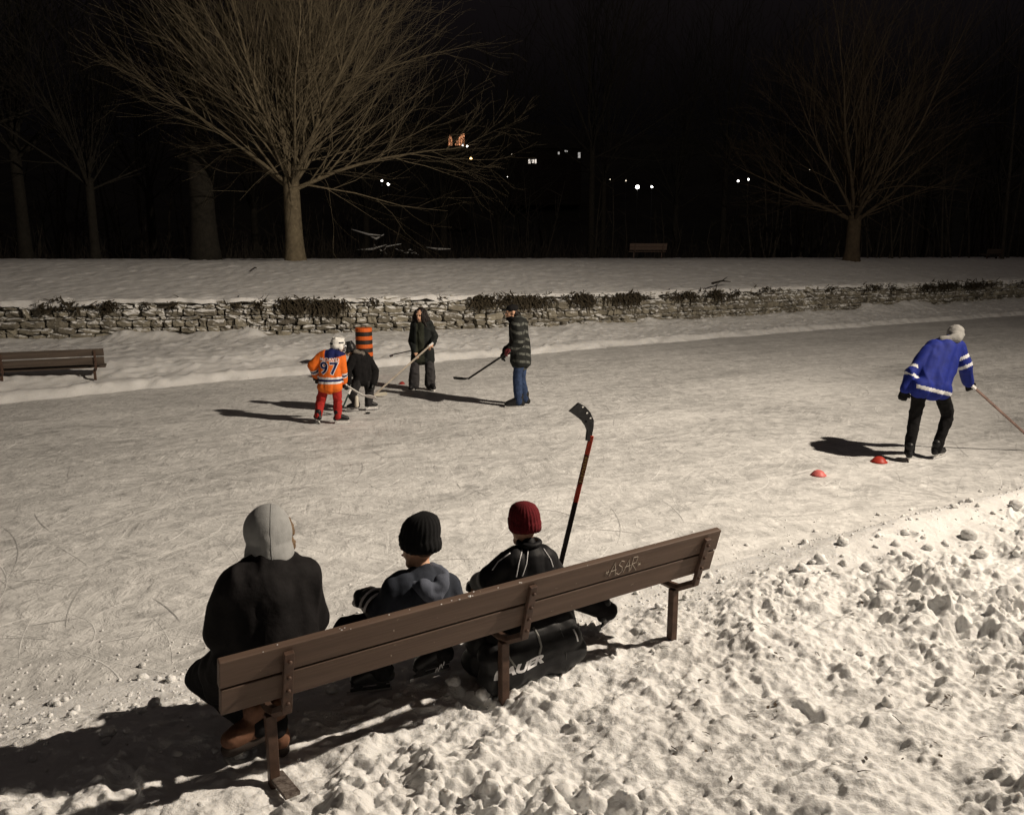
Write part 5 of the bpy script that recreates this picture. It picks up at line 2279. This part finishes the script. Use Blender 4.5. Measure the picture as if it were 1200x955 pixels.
for a0, a1 in zip(np.linspace(0, 2 * math.pi, 17)[:-1], np.linspace(0, 2 * math.pi, 17)[1:]):
    f = lambda a: n_ + BU * .06 * math.sin(a) - BN * .055 * math.cos(a) + np.array([0, 0, .006])
    mb.cap(f(a0), f(a1), .018, .018, 8)
soft('collar', mb, BJ, p2.root, .006, 1)


# pale piping running down the back of the jacket
def piping(pxs):
    tm = jk.data
    bv = BVHTree.FromPolygons([v.co.copy() for v in tm.vertices], [tuple(p.vertices) for p in tm.polygons])
    pts = []
    for i in range(len(pxs) - 1):
        for t in np.linspace(0, 1, 8)[:-1 if i < len(pxs) - 2 else None]:
            x = pxs[i][0] * (1 - t) + pxs[i + 1][0] * t
            y = pxs[i][1] * (1 - t) + pxs[i + 1][1] * t
            o = np.array([0, 0, CAMZ]) - p2.base
            d = Vector(ray(x, y)).normalized()
            h = bv.ray_cast(Vector(o), d)
            if h[0] is not None:
                pts.append(np.array(h[0] + h[1] * .001))
    if len(pts) > 2:
        MB().tube(pts, .0032, 6).build('piping', WHITEC, jk, smooth=True)


piping([(612, 644), (608, 660), (605, 676)])
piping([(619, 644), (617, 660), (612, 675)])
piping([(598, 648), (584, 658), (577, 668)])
piping([(637, 643), (645, 655), (648, 664)])

# red banded stick leaning beside that child
RED = mat('red_shaft', (.5, .055, .025), .4, .2, 10)
DK = mat('black_shaft', (.02, .017, .018), .4, .3, 10)
GOLD = mat('gold_lettering', (.46, .31, .10), .4, .2, 20)
BLACKTAPE = mat('black_blade', (.012, .012, .013), .5, .4, 40)
tp, ft = B(692, 515, .42), B(646, 706, .50)
lo = ft + (ft - tp) * .62
lo = ft + (ft - tp) * ((ft[2] - .22) / (tp[2] - ft[2]))
root = thing('hockey_stick', 'red and black stick standing blade up beside the child in maroon', 'hockey stick', lo, 0, 'hockey sticks')
d = unit(tp - lo)
L = np.linalg.norm(tp - lo)
n = unit(np.cross(d, unit(np.array([0, -1., 0]))))
w = np.cross(d, n)
M = Matrix(np.stack([n, w, d], 1).tolist())
for a, b_, m in ((0, .665, DK), (.665, .765, RED), (.765, .92, mat('dark_maroon_shaft', (.15, .04, .02), .4)), (.92, 1.02, RED)):
    MB().box(d * L * (a + b_) / 2, (.030, .021, L * (b_ - a)), M).build('shaft', m, root, bevel=.003)
mb = MB()
for i in range(9):
    q = d * L * (.777 + .0155 * i)
    for k in range(2):
        mb.box(q + w * -.0112 + n * random.uniform(-.006, .006) + d * .006 * k, (.016 - .006 * k, .002, .005), M)
    mb.box(q + w * -.0112 + n * (.006 if i % 2 else -.006), (.004, .002, .015), M)
mb.build('lettering', GOLD, root)
outline_top = [(691.5, 517), (695, 501), (696, 493), (693, 484), (688, 477), (682, 473)]
outline_bot = [(686.5, 516), (688, 504), (686.5, 499), (683, 493), (677, 487.5), (671, 483)]
cols = []
for (x0, y0_), (x1, y1_) in zip(outline_top, outline_bot):
    cols.append((B(x0, y0_, .42) - lo, B(x1, y1_, .42) - lo))
V, fs = [], []
for i, (a, b_) in enumerate(cols):
    cv = BN * (.012 * (i / 5) ** 2 * 3)
    for sgn in (-1, 1):
        V += [a + cv + BN * .007 * sgn, b_ + cv + BN * .007 * sgn]
for i in range(len(cols) - 1):
    k = i * 4
    fs += [(k, k + 1, k + 5, k + 4), (k + 2, k + 6, k + 7, k + 3), (k, k + 4, k + 6, k + 2), (k + 1, k + 3, k + 7, k + 5)]
e = (len(cols) - 1) * 4
fs += [(0, 2, 3, 1), (e, e + 1, e + 3, e + 2)]
MB().add(V, fs).build('blade', BLACKTAPE, root)
mb = MB()
for x, y in ((683, 477), (688, 484), (692, 490)):
    q = B(x, y, .41) - lo
    mb.box(q, (.012, .003, .007), Matrix.Rotation(BA, 3, 'Z'))
mb.build('tape_wear', WHITEPL, root)

# ---- black hockey bag under the bench
BAG = mat('black_nylon_bag', (.013, .013, .014), .55, .3, 16, .35, 70)
b0, b1 = to_bench(B(566, 790, .1))[0], to_bench(B(686, 780, .1))[0]
root = thing('hockey_bag', 'black hockey bag with white lettering lying in the snow under the bench', 'bag', bl((b0 + b1) / 2, .2, .17), BA)
hw = (b1 - b0) / 2
mb = MB()
r_ = .10
for zz, yy in ((.07, -.08), (.07, .1), (.16, -.075), (.2, .08), (.235, -.045)):
    mb.cap((-hw + r_ + .3 * zz * (zz > .2), yy, zz), (hw - r_ - .25 * zz * (zz > .1), yy, zz - .0), r_, r_ * .95, 14)
mb.cap((-hw + .16, .02, .29), (hw - .2, .02, .27), .07, .07, 14)
mb.cap((hw - .2, .0, .26), (hw - .07, .0, .30), .05, .035, 14)      # slack strap end
mb.cap((hw - .07, .0, .30), (hw - .06, -.03, .12), .035, .04, 14)
bag = soft('bag_body', mb, BAG, root, .009, 3, .03, 6, 41)
geo = text_geo('BAUER', .075, .2, .004)
wrap('lettering', geo, bag, (-.165, -.5, .125), (1.4, 0, .05), (0, 0, .95), (0, 1, 0), WHITEC, .003)
tm = bag.data
bvb = BVHTree.FromPolygons([v.co.copy() for v in tm.vertices], [tuple(p.vertices) for p in tm.polygons])


def bag_line(name, pts, r, m):
    out = []
    for x, z in pts:
        h = bvb.ray_cast(Vector((x, -.6, z)), Vector((0, 1, 0)))
        if h[0] is not None:
            out.append(np.array(h[0]) + np.array([0, -.002, 0]))
    if len(out) > 1:
        MB().tube(out, r, 6).build(name, m, root, smooth=True)


GREYW = mat('grey_webbing', (.22, .22, .21), .8)
bag_line('strap', [(-.03, .30), (-.012, .25), (-.008, .2), (-.03, .165)], .007, GREYW)
bag_line('strap', [(-.24, .27), (-.23, .2), (-.19, .14)], .006, GREYW)
bag_line('piping', [(.13, .3), (.145, .22), (.15, .12), (.15, .03)], .002, mat('dark_grey_trim', (.06, .06, .06), .7))
bag_line('zip_pull', [(.225, .235), (.232, .2), (.235, .17)], .005, WHITEC)

# ---- striped barrel and practice cones
q = at(428, 441)
root = thing('traffic_barrel', 'orange and black striped construction barrel standing at the far rink edge', 'barrel', (q[0], q[1], 0.02))
BO_ = mat('barrel_orange', (.62, .12, .02), .5, .2, 8)
BB_ = mat('barrel_black', (.025, .02, .018), .5, .2, 8)
mb = MB()
zs = [0, .05, .06]
hh = 1.0
mb.tube([(0, 0, 0), (0, 0, .05), (0, 0, .07)], [.24, .24, .19], 20).build('rubber_base', BB_, root)
nb = 11
for i in range(nb):
    z0, z1 = .07 + i * (hh - .07) / nb, .07 + (i + 1) * (hh - .07) / nb
    ra_ = .185 - .012 * i / nb
    MB().tube([(0, 0, z0), (0, 0, z0 + .01), (0, 0, z1 - .01), (0, 0, z1)], [ra_ - .008, ra_, ra_ - .002, ra_ - .008], 24).build('band', BO_ if i % 2 == 0 else BB_, root, smooth=False)
MB().tube([(-.05, 0, hh - .01), (-.05, 0, hh + .04), (.05, 0, hh + .04), (.05, 0, hh - .01)], .012, 8).build('handle', BB_, root, smooth=True)


def cone(px, py, lab, m, sc=1.0):
    q = at(px, py)
    prof = [(.115, .0), (.118, .006), (.1, .022), (.075, .055), (.045, .075), (.028, .08), (.024, .078)]
    mb = MB()
    mb.tube([(0, 0, z) for r, z in prof], [r for r, z in prof], 24, cap=False)
    o = mb.build('marker_cone', m, smooth=True, loc=(q[0], q[1], .002))
    o.scale = (sc,) * 3
    tag(o, lab, 'cone', 'low marker cones on the ice')


RC = mat('pink_red_plastic', (.62, .15, .14), .45, .1, 10)
cone(959, 557, 'pinkish red marker cone out in the light, nearest the camera', RC, .76)
cone(1030, 541.5, 'red marker cone lying in the shadow of the skater in blue', mat('red_plastic', (.42, .045, .03), .45), .85)
cone(471, 450, 'small red marker cone on the ice by the long-haired woman', mat('dark_red_plastic', (.3, .03, .025), .45), .55)

# black puck on the ice between the children
q = at(431, 485)
o = MB().tube([(0, 0, .002), (0, 0, .006), (0, 0, .022), (0, 0, .026)], [.034, .038, .038, .034], 20).build('puck', BLACKPL, loc=(q[0], q[1], 0))
tag(o, 'black rubber puck on the ice in front of the child in black', 'puck')

# ------------------------------------------------------------------ light
W = bpy.data.worlds.new('World')
SC.world = W
W.use_nodes = True
bg = W.node_tree.nodes['Background']
wn = W.node_tree
tcw = wn.nodes.new('ShaderNodeTexCoord')
sxw = wn.nodes.new('ShaderNodeSeparateXYZ')
wn.links.new(tcw.outputs['Generated'], sxw.inputs[0])
rw = wn.nodes.new('ShaderNodeValToRGB')
rw.color_ramp.elements[0].position = .16
rw.color_ramp.elements[0].color = (.0012, .0010, .0011, 1)
rw.color_ramp.elements[1].position = .36
rw.color_ramp.elements[1].color = (.0060, .0047, .0050, 1)
ez = rw.color_ramp.elements.new(.85)
ez.color = (.030, .0245, .022, 1)
wn.links.new(sxw.outputs['Z'], rw.inputs['Fac'])
wn.links.new(rw.outputs['Color'], bg.inputs['Color'])
bg.inputs['Strength'].default_value = 1.0

LAMP = np.array([11.0, 6.0, 9.2])


def flood(name, aim, power, size, blend, col=(1.0, .865, .705), r=.12):
    li = bpy.data.lights.new(name, 'SPOT')
    li.energy = power
    li.color = col
    li.spot_size = R(size)
    li.spot_blend = blend
    li.shadow_soft_size = r
    o = bpy.data.objects.new(name, li)
    o.location = Vector(LAMP)
    d = Vector(np.array(aim, float) - LAMP)
    o.rotation_euler = d.to_track_quat('-Z', 'Y').to_euler()
    link(o)


flood('near_floodlight', (-18.3, 8.48, 4.99), 11700, 147, 1.0)
flood('added_far_light', (.22, 48.8, 4.99), 6900, 115.8, 1.0)  # extra unseen spot added to brighten the far bank and lawn

# ------------------------------------------------------------------ camera
cam = bpy.data.cameras.new('camera')
cam.sensor_fit = 'HORIZONTAL'
cam.sensor_width = 36
cam.lens = 36 * F / 1200
cam.clip_start = .05
cam.clip_end = 3000
co = bpy.data.objects.new('camera', cam)
co.location = (0, 0, CAMZ)
co.rotation_euler = (math.pi / 2 - TILT, 0, 0)
link(co)
SC.camera = co
SC.view_settings.view_transform = 'Standard'
SC.view_settings.look = 'None'
SC.view_settings.exposure = 0.25
SC.view_settings.gamma = 1
SC.view_settings.use_curve_mapping = False
SC.render.resolution_x = 1024
SC.render.resolution_y = 814
